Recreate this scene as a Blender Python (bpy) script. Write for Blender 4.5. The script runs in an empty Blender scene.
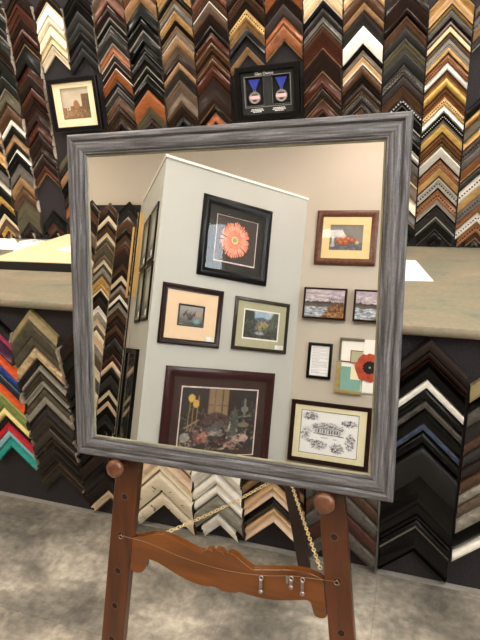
import bpy, bmesh, math, random
import numpy as np
from mathutils import Vector, Matrix
random.seed(7)
SC = bpy.context.scene
COL = SC.collection

# ------------------------------------------------------------------ camera
cam_data = bpy.data.cameras.new('camera')
cam = bpy.data.objects.new('camera', cam_data); COL.objects.link(cam)
RIGHT = Vector((0.94785, 0.31500, -0.04852)); UP = Vector((-0.06446, 0.33857, 0.93873)); FWD = Vector((-0.31213, 0.88665, -0.34122))
cam.matrix_world = Matrix(((RIGHT.x, UP.x, -FWD.x, 0.0), (RIGHT.y, UP.y, -FWD.y, -2.46512),
                           (RIGHT.z, UP.z, -FWD.z, 1.45718), (0, 0, 0, 1)))
cam_data.sensor_fit = 'HORIZONTAL'; cam_data.sensor_width = 36.0
cam_data.lens = 527.87 / 480 * 36.0
cam_data.clip_start = 0.02
SC.camera = cam

# ------------------------------------------------------------------ world, exposure
world = bpy.data.worlds.new('world'); SC.world = world; world.use_nodes = True
bg = world.node_tree.nodes['Background']
bg.inputs[0].default_value = (0.86, 0.93, 1.0, 1); bg.inputs[1].default_value = 11.0
SC.view_settings.view_transform = 'Standard'; SC.view_settings.look = 'None'
SC.view_settings.gamma = 1.0; SC.view_settings.use_curve_mapping = False
SC.view_settings.exposure = 0.2

# ------------------------------------------------------------------ ceiling lights (the room's recessed panels)
CEIL = 3.4
NEUTRAL, WARM = (1.0, 0.90, 0.78), (1.0, 0.66, 0.48)
LAMPS = [(-1.7, -0.70, 25, NEUTRAL), (-3.3, -0.70, 23, NEUTRAL), (0.2, -0.70, 25, NEUTRAL), (-1.9, -2.9, 27, (1.0, 0.86, 0.70)), (-3.3, -2.5, 15, NEUTRAL), (0.2, -2.5, 22, NEUTRAL),
         (-0.5, -4.6, 9, WARM), (1.3, -1.6, 18, NEUTRAL), (1.3, -3.4, 16, NEUTRAL), (-3.9, -4.2, 17, (1.0, 0.80, 0.60))]
for lx, ly, lw, lc in LAMPS:
    ld = bpy.data.lights.new('ceiling_lamp_light', 'AREA'); ld.shape = 'SQUARE'; ld.size = 0.56
    ld.energy = lw; ld.color = lc
    lo = bpy.data.objects.new('ceiling_lamp_light', ld); lo.location = (lx, ly, CEIL - 0.045); COL.objects.link(lo)

# ------------------------------------------------------------------ helpers
def lin(c):
    c = c / 255.0
    return c / 12.92 if c <= 0.04045 else ((c + 0.055) / 1.055) ** 2.4
def rgb(t, k=1.0):
    return (lin(t[0]) * k, lin(t[1]) * k, lin(t[2]) * k, 1.0)

_mats = {}
def mat(name, c, rough=0.5, metal=0.0, c2=None, scale=(20, 20, 20), detail=4.0, bump=0.0, coat=0.0, spec=0.5, ramp=(0.3, 0.7), dist=0.0):
    if name in _mats: return _mats[name]
    m = bpy.data.materials.new(name); m.use_nodes = True
    nt = m.node_tree; b = nt.nodes['Principled BSDF']
    b.inputs['Roughness'].default_value = rough; b.inputs['Metallic'].default_value = metal
    b.inputs['Specular IOR Level'].default_value = spec
    b.inputs['Coat Weight'].default_value = coat; b.inputs['Coat Roughness'].default_value = 0.08
    if c2 is None: c2 = tuple(x * 0.86 for x in c)
    tc = nt.nodes.new('ShaderNodeTexCoord'); mp = nt.nodes.new('ShaderNodeMapping')
    mp.inputs['Scale'].default_value = scale
    nz = nt.nodes.new('ShaderNodeTexNoise'); nz.inputs['Scale'].default_value = 1.0
    nz.inputs['Detail'].default_value = detail; nz.inputs['Distortion'].default_value = dist
    cr = nt.nodes.new('ShaderNodeValToRGB')
    cr.color_ramp.elements[0].position = ramp[0]; cr.color_ramp.elements[0].color = rgb(c2)
    cr.color_ramp.elements[1].position = ramp[1]; cr.color_ramp.elements[1].color = rgb(c)
    L = nt.links.new
    L(tc.outputs['Object'], mp.inputs['Vector']); L(mp.outputs['Vector'], nz.inputs['Vector'])
    L(nz.outputs['Fac'], cr.inputs['Fac']); L(cr.outputs['Color'], b.inputs['Base Color'])
    if bump:
        bn = nt.nodes.new('ShaderNodeBump'); bn.inputs['Strength'].default_value = bump; bn.inputs['Distance'].default_value = 0.002
        L(nz.outputs['Fac'], bn.inputs['Height']); L(bn.outputs['Normal'], b.inputs['Normal'])
    _mats[name] = m
    return m

def multi_mat(name, stops, scale, rough, detail=6.0, dist=0.6, bump=0.0, spec=0.5, coat=0.0, fine=None, nrough=.6, tiles=False):
    """several colours blended by a noise; optional finer noise mixed over it"""
    m = bpy.data.materials.new(name); m.use_nodes = True
    nt = m.node_tree; b = nt.nodes['Principled BSDF']; L = nt.links.new
    b.inputs['Roughness'].default_value = rough; b.inputs['Specular IOR Level'].default_value = spec
    b.inputs['Coat Weight'].default_value = coat; b.inputs['Coat Roughness'].default_value = 0.15
    tc = nt.nodes.new('ShaderNodeTexCoord'); mp = nt.nodes.new('ShaderNodeMapping'); mp.inputs['Scale'].default_value = scale
    nz = nt.nodes.new('ShaderNodeTexNoise'); nz.inputs['Scale'].default_value = 1.0; nz.inputs['Detail'].default_value = detail
    nz.inputs['Distortion'].default_value = dist; nz.inputs['Roughness'].default_value = nrough
    cr = nt.nodes.new('ShaderNodeValToRGB'); el = cr.color_ramp.elements
    while len(el) < len(stops): el.new(0.5)
    for e, (p, c) in zip(el, stops): e.position = p; e.color = rgb(c)
    L(tc.outputs['Object'], mp.inputs['Vector']); L(mp.outputs['Vector'], nz.inputs['Vector']); L(nz.outputs['Fac'], cr.inputs['Fac'])
    out = cr.outputs['Color']
    if fine:
        n2 = nt.nodes.new('ShaderNodeTexNoise'); n2.inputs['Scale'].default_value = fine[0]; n2.inputs['Detail'].default_value = 5
        r2 = nt.nodes.new('ShaderNodeMapRange'); r2.inputs['From Min'].default_value = 0.3; r2.inputs['From Max'].default_value = 0.7
        r2.inputs['To Min'].default_value = 1 - fine[1]; r2.inputs['To Max'].default_value = 1 + fine[1]
        mx = nt.nodes.new('ShaderNodeMix'); mx.data_type = 'RGBA'; mx.blend_type = 'MULTIPLY'; mx.inputs['Factor'].default_value = 1.0
        L(tc.outputs['Object'], n2.inputs['Vector']); L(n2.outputs['Fac'], r2.inputs['Value'])
        L(out, mx.inputs[6]); L(r2.outputs['Result'], mx.inputs[7]); out = mx.outputs[2]
    if tiles:                       # square vinyl tiles of slightly different shade
        bk = nt.nodes.new('ShaderNodeTexBrick'); bk.offset = 0.5; bk.inputs['Scale'].default_value = 1.0
        bk.inputs['Brick Width'].default_value = 0.46; bk.inputs['Row Height'].default_value = 0.46; bk.inputs['Mortar Size'].default_value = 0.0012
        bk.inputs['Color1'].default_value = (1.08, 1.07, 1.05, 1); bk.inputs['Color2'].default_value = (0.86, 0.87, 0.88, 1); bk.inputs['Mortar'].default_value = (0.72, 0.72, 0.72, 1)
        m2 = nt.nodes.new('ShaderNodeMapping'); m2.inputs['Location'].default_value = (0.06, 0.10, 0)
        m3 = nt.nodes.new('ShaderNodeMix'); m3.data_type = 'RGBA'; m3.blend_type = 'MULTIPLY'; m3.inputs['Factor'].default_value = 1.0
        L(tc.outputs['Object'], m2.inputs['Vector']); L(m2.outputs['Vector'], bk.inputs['Vector'])
        L(out, m3.inputs[6]); L(bk.outputs['Color'], m3.inputs[7]); out = m3.outputs[2]
    L(out, b.inputs['Base Color'])
    if bump:
        bn = nt.nodes.new('ShaderNodeBump'); bn.inputs['Strength'].default_value = bump; bn.inputs['Distance'].default_value = 0.002
        L(nz.outputs['Fac'], bn.inputs['Height']); L(bn.outputs['Normal'], b.inputs['Normal'])
    return m

def link(name, me, parent=None, matrix=None):
    o = bpy.data.objects.new(name, me); COL.objects.link(o)
    if parent is not None: o.parent = parent
    if matrix is not None: o.matrix_local = matrix
    return o
def tag(o, label=None, cat=None, group=None, kind=None):
    if label: o['label'] = label
    if cat: o['category'] = cat
    if group: o['group'] = group
    if kind: o['kind'] = kind
    return o
def empty(name, label, cat, loc=(0, 0, 0), rotz=0.0, group=None, matrix=None):
    o = bpy.data.objects.new(name, None); COL.objects.link(o); o.empty_display_size = 0.05
    if matrix is not None: o.matrix_world = matrix
    else: o.location = loc; o.rotation_euler = (0, 0, rotz)
    return tag(o, label, cat, group)

class MB:
    def __init__(s): s.v = []; s.f = []; s.m = []
    def quadstrip(s, loops, closed=False, mi=0):
        """loops: list of equally long point lists; skins neighbours"""
        base = len(s.v); n = len(loops[0])
        for l in loops: s.v += [tuple(p) for p in l]
        for i in range(len(loops) - 1):
            for j in range(n if closed else n - 1):
                k = (j + 1) % n
                s.f.append((base + i * n + j, base + i * n + k, base + (i + 1) * n + k, base + (i + 1) * n + j)); s.m.append(mi)
        return base
    def face(s, pts, mi=0):
        b = len(s.v); s.v += [tuple(p) for p in pts]; s.f.append(tuple(range(b, b + len(pts)))); s.m.append(mi)
    def box(s, x0, x1, y0, y1, z0, z1, mi=0):
        b = len(s.v)
        s.v += [(x0, y0, z0), (x1, y0, z0), (x1, y1, z0), (x0, y1, z0), (x0, y0, z1), (x1, y0, z1), (x1, y1, z1), (x0, y1, z1)]
        for q in ((0, 3, 2, 1), (4, 5, 6, 7), (0, 1, 5, 4), (1, 2, 6, 5), (2, 3, 7, 6), (3, 0, 4, 7)):
            s.f.append(tuple(b + i for i in q)); s.m.append(mi)
    def prism(s, poly, y0, y1, mi=0):
        """poly in (x, z), extruded along y"""
        n = len(poly); b = len(s.v)
        s.v += [(x, y0, z) for x, z in poly] + [(x, y1, z) for x, z in poly]
        s.f.append(tuple(range(b, b + n))); s.f.append(tuple(range(b + 2 * n - 1, b + n - 1, -1))); s.m += [mi, mi]
        for i in range(n):
            j = (i + 1) % n
            s.f.append((b + j, b + i, b + n + i, b + n + j)); s.m.append(mi)
    def lathe(s, prof, c=(0, 0, 0), ax='y', n=24, mi=0):
        """prof: (radius, along) pairs, revolved about the axis through c"""
        loops = []
        for r, a in prof:
            l = []
            for i in range(n):
                t = 2 * math.pi * i / n; p, q = r * math.cos(t), r * math.sin(t)
                l.append((c[0] + p, c[1] + a, c[2] + q) if ax == 'y' else ((c[0] + p, c[1] + q, c[2] + a) if ax == 'z' else (c[0] + a, c[1] + p, c[2] + q)))
            loops.append(l)
        b = s.quadstrip(loops, True, mi)
        s.f.append(tuple(range(b, b + n))); s.m.append(mi)
        e = b + n * (len(prof) - 1); s.f.append(tuple(range(e + n - 1, e - 1, -1))); s.m.append(mi)
    def tube(s, pts, r, n=8, mi=0, closed=False):
        pts = [Vector(p) for p in pts]; N = len(pts); loops = []; ref = None
        for i, p in enumerate(pts):
            a = pts[(i - 1) % N] if (closed or i > 0) else p; b = pts[(i + 1) % N] if (closed or i < N - 1) else p
            d = (b - a).normalized()
            if ref is None:
                ref = d.orthogonal().normalized()
            ref = (ref - d * ref.dot(d)).normalized(); w = d.cross(ref)
            loops.append([p + (ref * math.cos(2 * math.pi * k / n) + w * math.sin(2 * math.pi * k / n)) * r for k in range(n)])
        if closed: loops.append(loops[0])
        b0 = s.quadstrip(loops, True, mi)
        if not closed:
            s.f.append(tuple(range(b0 + n - 1, b0 - 1, -1))); s.m.append(mi)
            e = b0 + n * (N - 1); s.f.append(tuple(range(e, e + n))); s.m.append(mi)
    def build(s, name, mats, parent=None, matrix=None, smooth=False, bevel=0.0, merge=True):
        me = bpy.data.meshes.new(name); me.from_pydata(s.v, [], s.f)
        if not isinstance(mats, (list, tuple)): mats = [mats]
        for m in mats: me.materials.append(m)
        me.polygons.foreach_set('material_index', s.m)
        bm = bmesh.new(); bm.from_mesh(me)
        if merge: bmesh.ops.remove_doubles(bm, verts=bm.verts, dist=1e-6)
        bmesh.ops.recalc_face_normals(bm, faces=bm.faces); bm.to_mesh(me); bm.free()
        if smooth:
            me.polygons.foreach_set('use_smooth', [True] * len(me.polygons))
            me.set_sharp_from_angle(angle=math.radians(40))
        me.update()
        o = link(name, me, parent, matrix)
        if bevel:
            b = o.modifiers.new('bevel', 'BEVEL'); b.width = bevel; b.segments = 3; b.limit_method = 'ANGLE'
        return o

def spline(pts, n=8, closed=False):
    out = []; N = len(pts)
    g = lambda i: Vector(pts[i % N]) if closed else Vector(pts[max(0, min(N - 1, i))])
    for i in range(N if closed else N - 1):
        p0, p1, p2, p3 = g(i - 1), g(i), g(i + 1), g(i + 2)
        for k in range(n):
            t = k / n
            out.append(0.5 * ((2 * p1) + (p2 - p0) * t + (2 * p0 - 5 * p1 + 4 * p2 - p3) * t * t + (3 * p1 - p0 - 3 * p2 + p3) * t ** 3))
    if not closed: out.append(g(N - 1))
    return out
def struct(o): o['kind'] = 'structure'; return o

# ------------------------------------------------------------------ materials of the room
M_wall = mat('painted_wall', (195, 186, 173), 0.75, c2=(192, 183, 170), scale=(3, 3, 3))
M_part = mat('painted_partition', (189, 190, 184), 0.7, c2=(186, 187, 181), scale=(3, 3, 3))
M_trimw = mat('white_cap_trim', (240, 238, 230), 0.5, c2=(236, 233, 224))
M_ceil = mat('ceiling_tile', (226, 222, 210), 0.85, c2=(212, 208, 196), scale=(90, 90, 90))
M_carpet = mat('charcoal_carpet_panel', (66, 63, 66), 1.0, c2=(35, 33, 35), scale=(260, 260, 260), detail=3, bump=0.9, spec=0.1)
M_floor = multi_mat('stone_vinyl_floor', [(0.34, (84, 81, 75)), (0.45, (114, 109, 100)), (0.54, (142, 135, 124)), (0.66, (182, 174, 159))],
                    (3.0, 4.6, 3), 0.42, detail=14, dist=0.35, spec=0.3, fine=(38, 0.25), nrough=.66, tiles=True)
M_counter = multi_mat('mottled_laminate', [(0.30, (106, 109, 96)), (0.44, (128, 125, 107)), (0.56, (138, 126, 107)), (0.72, (154, 145, 126))],
                      (3.2, 9, 5), 0.3, detail=7, dist=0.8, spec=0.5, fine=(60, 0.1))
M_black = mat('black_satin_wood', (12, 11, 11), 0.3, c2=(8, 8, 8), scale=(8, 60, 60), spec=.22)
M_blackgap = mat('black_board_edge', (16, 15, 15), 0.6)
M_white = mat('white_paper', (243, 241, 234), 0.8, c2=(240, 238, 231))

# ------------------------------------------------------------------ structure
XL, XR, YB = -4.6, 2.2, -5.3
b = MB(); b.box(XL - 0.1, XR + 0.1, YB - 0.1, 0.1, -0.1, 0.0); struct(b.build('floor', M_floor))
b = MB(); b.box(XL - 0.1, XR + 0.1, YB - 0.1, 0.1, CEIL, CEIL + 0.1); struct(b.build('ceiling', M_ceil))
b = MB(); b.box(XL - 0.1, XR + 0.1, 0.0, 0.1, 0.0, CEIL); struct(b.build('wall_front', M_carpet))
b = MB(); b.box(XL - 0.1, XR + 0.1, YB - 0.1, YB, 0.0, CEIL); struct(b.build('wall_back', M_wall))
b = MB(); b.box(XL - 0.1, XL, YB, 0.0, 0.0, CEIL); struct(b.build('wall_left', M_wall))
WY0, WY1, WZ0, WZ1 = -4.0, -1.5, 2.05, 3.15
b = MB(); b.box(XR, XR + 0.1, YB, WY0, 0, CEIL); b.box(XR, XR + 0.1, WY1, 0.0, 0, CEIL)
b.box(XR, XR + 0.1, WY0, WY1, 0, WZ0); b.box(XR, XR + 0.1, WY0, WY1, WZ1, CEIL); struct(b.build('wall_right', M_wall))

def thin_glass(name, refl=1.0):
    m = bpy.data.materials.new(name); m.use_nodes = True; nt = m.node_tree; L = nt.links.new
    nt.nodes.remove(nt.nodes['Principled BSDF'])
    tr = nt.nodes.new('ShaderNodeBsdfTransparent'); gl = nt.nodes.new('ShaderNodeBsdfGlossy'); gl.inputs['Roughness'].default_value = 0.03
    fr = nt.nodes.new('ShaderNodeFresnel'); fr.inputs['IOR'].default_value = 1.5
    mx = nt.nodes.new('ShaderNodeMixShader')
    ge = nt.nodes.new('ShaderNodeNewGeometry'); sb = nt.nodes.new('ShaderNodeMath'); sb.operation = 'SUBTRACT'; sb.inputs[0].default_value = 1.0
    mu = nt.nodes.new('ShaderNodeMath'); mu.operation = 'MULTIPLY'
    L(ge.outputs['Backfacing'], sb.inputs[1]); L(sb.outputs[0], mu.inputs[0]); L(fr.outputs[0], mu.inputs[1])
    L(mu.outputs[0], mx.inputs[0]); L(tr.outputs[0], mx.inputs[1]); L(gl.outputs[0], mx.inputs[2])
    L(mx.outputs[0], nt.nodes['Material Output'].inputs['Surface'])
    return m
M_glass = thin_glass('picture_glass')
w1 = struct(empty('window_1', None, None, (XR, (WY0 + WY1) / 2, WZ0)))
hy = (WY1 - WY0) / 2; hz = WZ1 - WZ0
b = MB()
for y0, y1, z0, z1 in ((-hy, -hy + .06, 0, hz), (hy - .06, hy, 0, hz), (-hy, hy, 0, .06), (-hy, hy, hz - .06, hz), (-.025, .025, .06, hz - .06)):
    b.box(0.02, 0.08, y0, y1, z0, z1)
b.build('window_frame', M_trimw, w1)
b = MB(); b.box(0.047, 0.053, -hy + .06, hy - .06, .06, hz - .06); b.build('window_pane', M_glass, w1)

# angled partition: triangular in plan, 2.55 m tall
PA, PB, PC = (-1.100, YB), (-2.02, -4.15), (-2.868, YB)
PH = 2.54
b = MB()
for (p, q) in ((PA, PB), (PB, PC)):
    b.face([(p[0], p[1], 0), (q[0], q[1], 0), (q[0], q[1], PH), (p[0], p[1], PH)])
b.face([(PA[0], PA[1], PH), (PB[0], PB[1], PH), (PC[0], PC[1], PH)])
b.face([(PA[0], PA[1], 0), (PC[0], PC[1], 0), (PC[0], PC[1], PH), (PA[0], PA[1], PH)])
b.face([(PA[0], PA[1], 0), (PB[0], PB[1], 0), (PC[0], PC[1], 0)])
struct(b.build('wall_partition', M_part))
b = MB()
poly = [(PA[0] + .012, PA[1] + .001), (PB[0] + .004, PB[1] + .020), (PC[0] - .012, PC[1] + .001)]
b.v += [(x, y, PH + .0005) for x, y in poly] + [(x, y, PH + .022) for x, y in poly]
b.f += [(0, 2, 1), (3, 4, 5), (0, 1, 4, 3), (1, 2, 5, 4), (2, 0, 3, 5)]; b.m += [0] * 5
struct(b.build('trim_1', M_trimw))
# carpeted display board on the back wall
b = MB(); b.box(-4.3, -2.900, YB, YB + .018, 0.0, 2.50); struct(b.build('trim_2', M_carpet))

# ------------------------------------------------------------------ ceiling light housings
M_diff = bpy.data.materials.new('lamp_diffuser'); M_diff.use_nodes = True
bb = M_diff.node_tree.nodes['Principled BSDF']; bb.inputs['Base Color'].default_value = (0.9, 0.88, 0.82, 1)
bb.inputs['Emission Color'].default_value = (1.0, 0.92, 0.8, 1); bb.inputs['Emission Strength'].default_value = 6.0
def lamp_label(i):
    return ['square ceiling light panel above the counter nearest the mirror', 'square ceiling light panel above the left end of the counter',
            'square ceiling light panel above the right end of the counter', 'square ceiling light panel in the middle of the room',
            'square ceiling light panel in the middle of the left side', 'square ceiling light panel behind the photographer to the right',
            'square ceiling light panel in front of the hung pictures', 'square ceiling light panel near the window and counter',
            'square ceiling light panel between the window and pictures', 'square ceiling light panel before the far moulding samples'][i]
for i, (lx, ly, _w, _c) in enumerate(LAMPS):
    t = empty('ceiling_light', lamp_label(i), 'ceiling light', (lx, ly, CEIL), group='recessed ceiling lights')
    b = MB()
    for q in ((-.31, .31, -.31, -.285), (-.31, .31, .285, .31), (-.31, -.285, -.285, .285), (.285, .31, -.285, .285)):
        b.box(q[0], q[1], q[2], q[3], -.03, 0)
    b.build('light_frame', M_trimw, t)
    b = MB(); b.box(-.284, .284, -.284, .284, -.02, -.002); b.build('diffuser', M_diff, t)

# ------------------------------------------------------------------ counter
LS = [-2.15, -1.92, -1.69, -1.46, -1.24, -1.0, -.745, -.55, -.32, -.067, .165, .40, .63, .86]
YP = -.985
ct = empty('sample_counter', 'long mottled laminate counter with charcoal carpeted front for samples', 'counter', (-.7, -.5, 0))
T = Matrix.Translation((.7, .5, 0))
x0, x1 = -4.55, 2.15
b = MB()
prof = [(-1.004, .885), (-1.013, .888), (-1.018, .896), (-1.018, .907), (-1.013, .916), (-1.002, .92), (-.02, .92), (-.001, .92), (-.001, .885)]
b.v += [(x0, y, z) for y, z in prof] + [(x1, y, z) for y, z in prof]; n = len(prof)
b.f += [tuple(range(n)), tuple(range(2 * n - 1, n - 1, -1))] + [((i + 1) % n, i, n + i, n + (i + 1) % n) for i in range(n)]; b.m += [0] * (n + 2)
b.build('countertop', M_counter, ct, T, smooth=True)
b = MB(); b.box(x0, x1, YP, -.001, 0.0, .884); b.build('cabinet_body', M_carpet, ct, T)
M_toe = mat('grey_toe_strip', (150, 146, 138), 0.6)
b = MB(); b.box(x0, x1, YP - .022, YP - .0005, 0.0004, .003); b.build('toe_strip', M_toe, ct, T)
M_div = mat('panel_edge_strip', (96, 94, 90), 0.5)
for xx in (-.067,):
    b = MB(); b.box(xx - .003, xx + .003, YP - .034, YP - .0005, .014, .86); b.build('divider_strip', M_div, ct, T)

# ------------------------------------------------------------------ moulding corner samples
CODES = {  # colour, words, roughness, metallic
 'blk': ((9, 9, 9), 'black', .38, 0), 'dbr': ((38, 24, 19), 'dark brown', .38, 0), 'rbr': ((74, 38, 26), 'reddish brown', .36, 0),
 'brn': ((86, 60, 42), 'brown', .42, 0), 'tan': ((152, 118, 84), 'tan', .42, 0), 'tau': ((104, 88, 74), 'taupe', .42, 0),
 'gry': ((96, 91, 86), 'grey', .42, 0), 'dgr': ((50, 47, 45), 'charcoal grey', .4, 0), 'slv': ((196, 192, 184), 'silver', .34, .35),
 'gld': ((200, 160, 102), 'gold', .36, .3), 'ygd': ((208, 170, 94), 'yellow gold', .36, .3), 'pch': ((232, 194, 148), 'peach', .5, 0),
 'crm': ((236, 222, 192), 'cream', .5, 0), 'wht': ((248, 245, 236), 'white', .5, 0), 'org': ((152, 88, 50), 'orange brown', .38, 0),
 'cop': ((140, 92, 58), 'copper', .36, .3), 'olv': ((84, 78, 60), 'olive', .5, 0), 'kha': ((158, 142, 102), 'khaki', .5, 0),
 'mau': ((150, 128, 120), 'mauve', .45, 0), 'rsb': ((112, 70, 54), 'rosy brown', .42, 0), 'dgn': ((28, 32, 28), 'dark green', .42, 0),
 'drt': ((60, 53, 46), 'dark taupe', .45, 0), 'ant': ((216, 192, 150), 'antique cream', .5, 0), 'sag': ((150, 149, 136), 'sage green', .5, 0), 'pcr': ((232, 206, 178), 'pinkish cream', .5, 0),
 'dis': ((236, 226, 202), 'worm spotted cream', .6, 0), 'lgy': ((206, 202, 192), 'pale grey', .5, 0), 'lgr': ((158, 152, 142), 'light grey', .5, 0),
 'bgy': ((74, 88, 116), 'blue grey', .5, 0), 'lpk': ((228, 150, 160), 'light pink', .5, 0), 'ppk': ((206, 96, 122), 'pink', .5, 0),
 'mag': ((166, 40, 82), 'magenta', .5, 0), 'pur': ((70, 34, 62), 'dark purple', .5, 0), 'ora': ((242, 166, 46), 'yellow orange', .5, 0),
 'ord': ((236, 96, 42), 'bright orange', .5, 0), 'blu': ((40, 76, 160), 'blue', .5, 0), 'nvy': ((24, 40, 56), 'navy', .5, 0),
 'lgn': ((196, 208, 132), 'light green', .5, 0), 'grn': ((130, 148, 84), 'leaf green', .5, 0), 'lye': ((244, 226, 150), 'pale yellow', .5, 0),
 'red': ((190, 34, 48), 'red', .5, 0), 'lbl': ((150, 196, 208), 'light blue', .5, 0), 'tea': ((40, 156, 146), 'teal', .5, 0),
}
M_raw = mat('raw_wood_end', (214, 202, 186), 0.8, c2=(170, 156, 138), scale=(60, 60, 60))
M_rawd = mat('stained_wood_end', (74, 60, 50), 0.8, c2=(50, 40, 34), scale=(60, 60, 60))
M_spot = mat('worm_hole_brown', (70, 54, 40), 0.9)
def smat(code, flags):
    c, wd, ro, me = CODES[code]
    if 'g' in flags: ro = .16
    elif sum(c) < 200: ro = .27
    if 'r' in flags:
        return mat('moulding_%s_rustic' % wd.replace(' ', '_'), c, .6, me, c2=tuple(x * .68 for x in c), scale=(45, 30, 45), detail=8, bump=.6, ramp=(.32, .62), dist=.8)
    return mat('moulding_%s%s' % (wd.replace(' ', '_'), '_gloss' if 'g' in flags else ''), c, ro, me, c2=tuple(x * (.93 if sum(c) > 540 else .8) for x in c), scale=(26, 40, 60), detail=5, bump=.08, coat=.06 if code in ('blk', 'dbr', 'dgr', 'dgn') else .15, spec=.2)
PROF = {
 'flat': [(0, 0), (0, .86), (.06, .96), (.2, 1), (.9, .84), (1, .72), (1, 0)],
 'scoop': [(0, 0), (0, 1), (.13, 1), (.28, .74), (.55, .52), (.84, .46), (.88, .58), (1, .52), (1, 0)],
 'round': [(0, 0), (0, .5), (.1, .74), (.25, .92), (.45, 1), (.65, .96), (.85, .76), (1, .5), (1, 0)],
 'reverse': [(0, 0), (0, .5), (.2, .55), (.55, .74), (.8, 1), (1, .96), (1, 0)],
 'step': [(0, 0), (0, 1), (.22, 1), (.24, .78), (.66, .72), (.68, .54), (1, .48), (1, 0)],
}
def sweep(b, prof, half, mi=0, cap=1):
    """prof: (distance down the vertical from the outer apex, height) -> both mitred legs at 45 degrees"""
    loops = [[(-half, -h, -half - a), (0, -h, -a), (half, -h, -half - a)] for a, h in prof]
    b.quadstrip(loops, False, mi)
    b.face([l[0] for l in loops], cap); b.face([l[2] for l in reversed(loops)], cap)
    b.quadstrip([loops[0], loops[-1]], False, mi)
def build_sample(x, y, z, dz, half, style, hmul, raw, label, group, name='moulding_corner_sample', into=None):
    toks = style.split(); cl = toks[0].split('/'); flags = ' '.join(toks[1:])
    if len(toks) == 1 and False: pass
    body = cl[0]; lip = cl[1] if len(cl) > 1 else None
    if ' ' in style and '/' in style.split()[-1]:
        flags, lip = style.split()[-1].split('/')
    dz -= .0021
    w = dz / 1.414
    H = max(.011, min(.028, .010 + .36 * w)) * hmul
    kind = random.choice(['flat', 'scoop', 'round', 'reverse', 'reverse', 'step'])
    if 'g' in flags: kind = 'round'
    if 'r' in flags or body == 'dis': kind = 'flat'
    lf = 0.0
    if lip: lf = min(.28, .0052 / w) if w > .012 else .4
    pr = [(a * dz * (1 - lf), h * H) for a, h in PROF[kind]]
    b = MB() if into is None else into[0]
    off = len(b.v)
    sweep(b, pr, half)
    if into is not None:
        b.v[off:] = [(p[0] + x, p[1] + y, p[2] + z) for p in b.v[off:]]
        return None
    mats = [smat(body, flags), raw]
    if body == 'dis':
        rr = random.Random(int(z * 1000)); mats.append(M_spot)
        for k in range(9):
            t = rr.uniform(-.9, .9) * half; a = rr.uniform(.15, .8) * dz; s_ = rr.uniform(.0015, .004)
            cx, cz = t, -abs(t) - a
            an = rr.uniform(.3, 1.2) * (1 if t > 0 else -1)
            b.face([(cx + s_ * 2 * math.cos(q) * math.cos(an) - s_ * .8 * math.sin(q) * math.sin(an), -H - .0004,
                     cz + s_ * 2 * math.cos(q) * math.sin(an) + s_ * .8 * math.sin(q) * math.cos(an)) for q in [i * math.pi / 4 for i in range(8)]], 2)
    o = b.build(name, mats, smooth=True)
    o.location = (x, y, z)
    tag(o, label, 'frame corner sample', group)
    if lip:
        b2 = MB(); a0 = dz * (1 - lf); s0 = .0003
        sweep(b2, [(a0 + s0, 0), (a0 + s0, .58 * H), (a0 + .3 * lf * dz, .70 * H), (a0 + .75 * lf * dz, .66 * H), (dz, .5 * H), (dz, 0)], half, 0, 1)
        l = b2.build('inner_lip', [smat(lip, ''), raw], o, smooth=True)
        tag(l, CODES[lip][1] + ' inner lip')
    if 'd' in flags:
        bc = lip if lip and lip != 'blk' else {'blk': 'slv', 'dgr': 'tau', 'slv': 'dgr'}.get(body, 'dbr')
        b3 = MB(); am = dz * (1 - lf) * .5; r = max(.0022, min(.0045, w * .17)); n = int(half / (r * 1.9))
        hm = max(h for a, h in pr)
        for sx in (-1, 1):
            for k in range(n):
                t = (k + .6) * half / n; c = (sx * t, -hm * .98, -t - am)
                top = (c[0], c[1] - r * .7, c[2])
                ring = [(c[0] + r * math.cos(q) * .9, c[1], c[2] + r * math.sin(q) * .9) for q in (0, 1.047, 2.094, 3.1416, 4.189, 5.236)]
                mid = [(c[0] + r * math.cos(q) * .6, c[1] - r * .5, c[2] + r * math.sin(q) * .6) for q in (0, 1.047, 2.094, 3.1416, 4.189, 5.236)]
                b3.quadstrip([ring, mid], True)
                b3.face(mid)
        tag(b3.build('beaded_edge', smat(bc, ''), o, merge=False), 'row of ' + CODES[bc][1] + ' beads')
    return o
ORD = ['first', 'second', 'third', 'fourth', 'fifth', 'sixth', 'seventh', 'eighth', 'ninth', 'tenth', 'eleventh', 'twelfth', 'thirteenth', 'fourteenth', 'fifteenth',
       'sixteenth', 'seventeenth', 'eighteenth', 'nineteenth', 'twentieth', 'twenty-first', 'twenty-second', 'twenty-third', 'twenty-fourth', 'twenty-fifth',
       'twenty-sixth', 'twenty-seventh', 'twenty-eighth', 'twenty-ninth', 'thirtieth', 'thirty-first', 'thirty-second', 'thirty-third', 'thirty-fourth', 'thirty-fifth']
def look(style):
    s0 = style.replace('/', ' / '); parts = s0.split(); body = CODES[parts[0]][1]
    lip = CODES[parts[parts.index('/') + 1]][1] if '/' in parts else None
    fl = [p for p in parts[1:] if p in 'rdgm' and p not in ('/',)]
    pre = ('beaded ' if 'd' in fl else '') + ('rustic ' if 'r' in fl else '') + ('glossy ' if 'g' in fl else '')
    return pre + body + (' and ' + lip if lip and lip != body else '')
def parse(s):
    o = []
    for t in s.split(','):
        a = t.strip().split(' ', 1); o.append((float(a[0]), a[1]))
    return o

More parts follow.
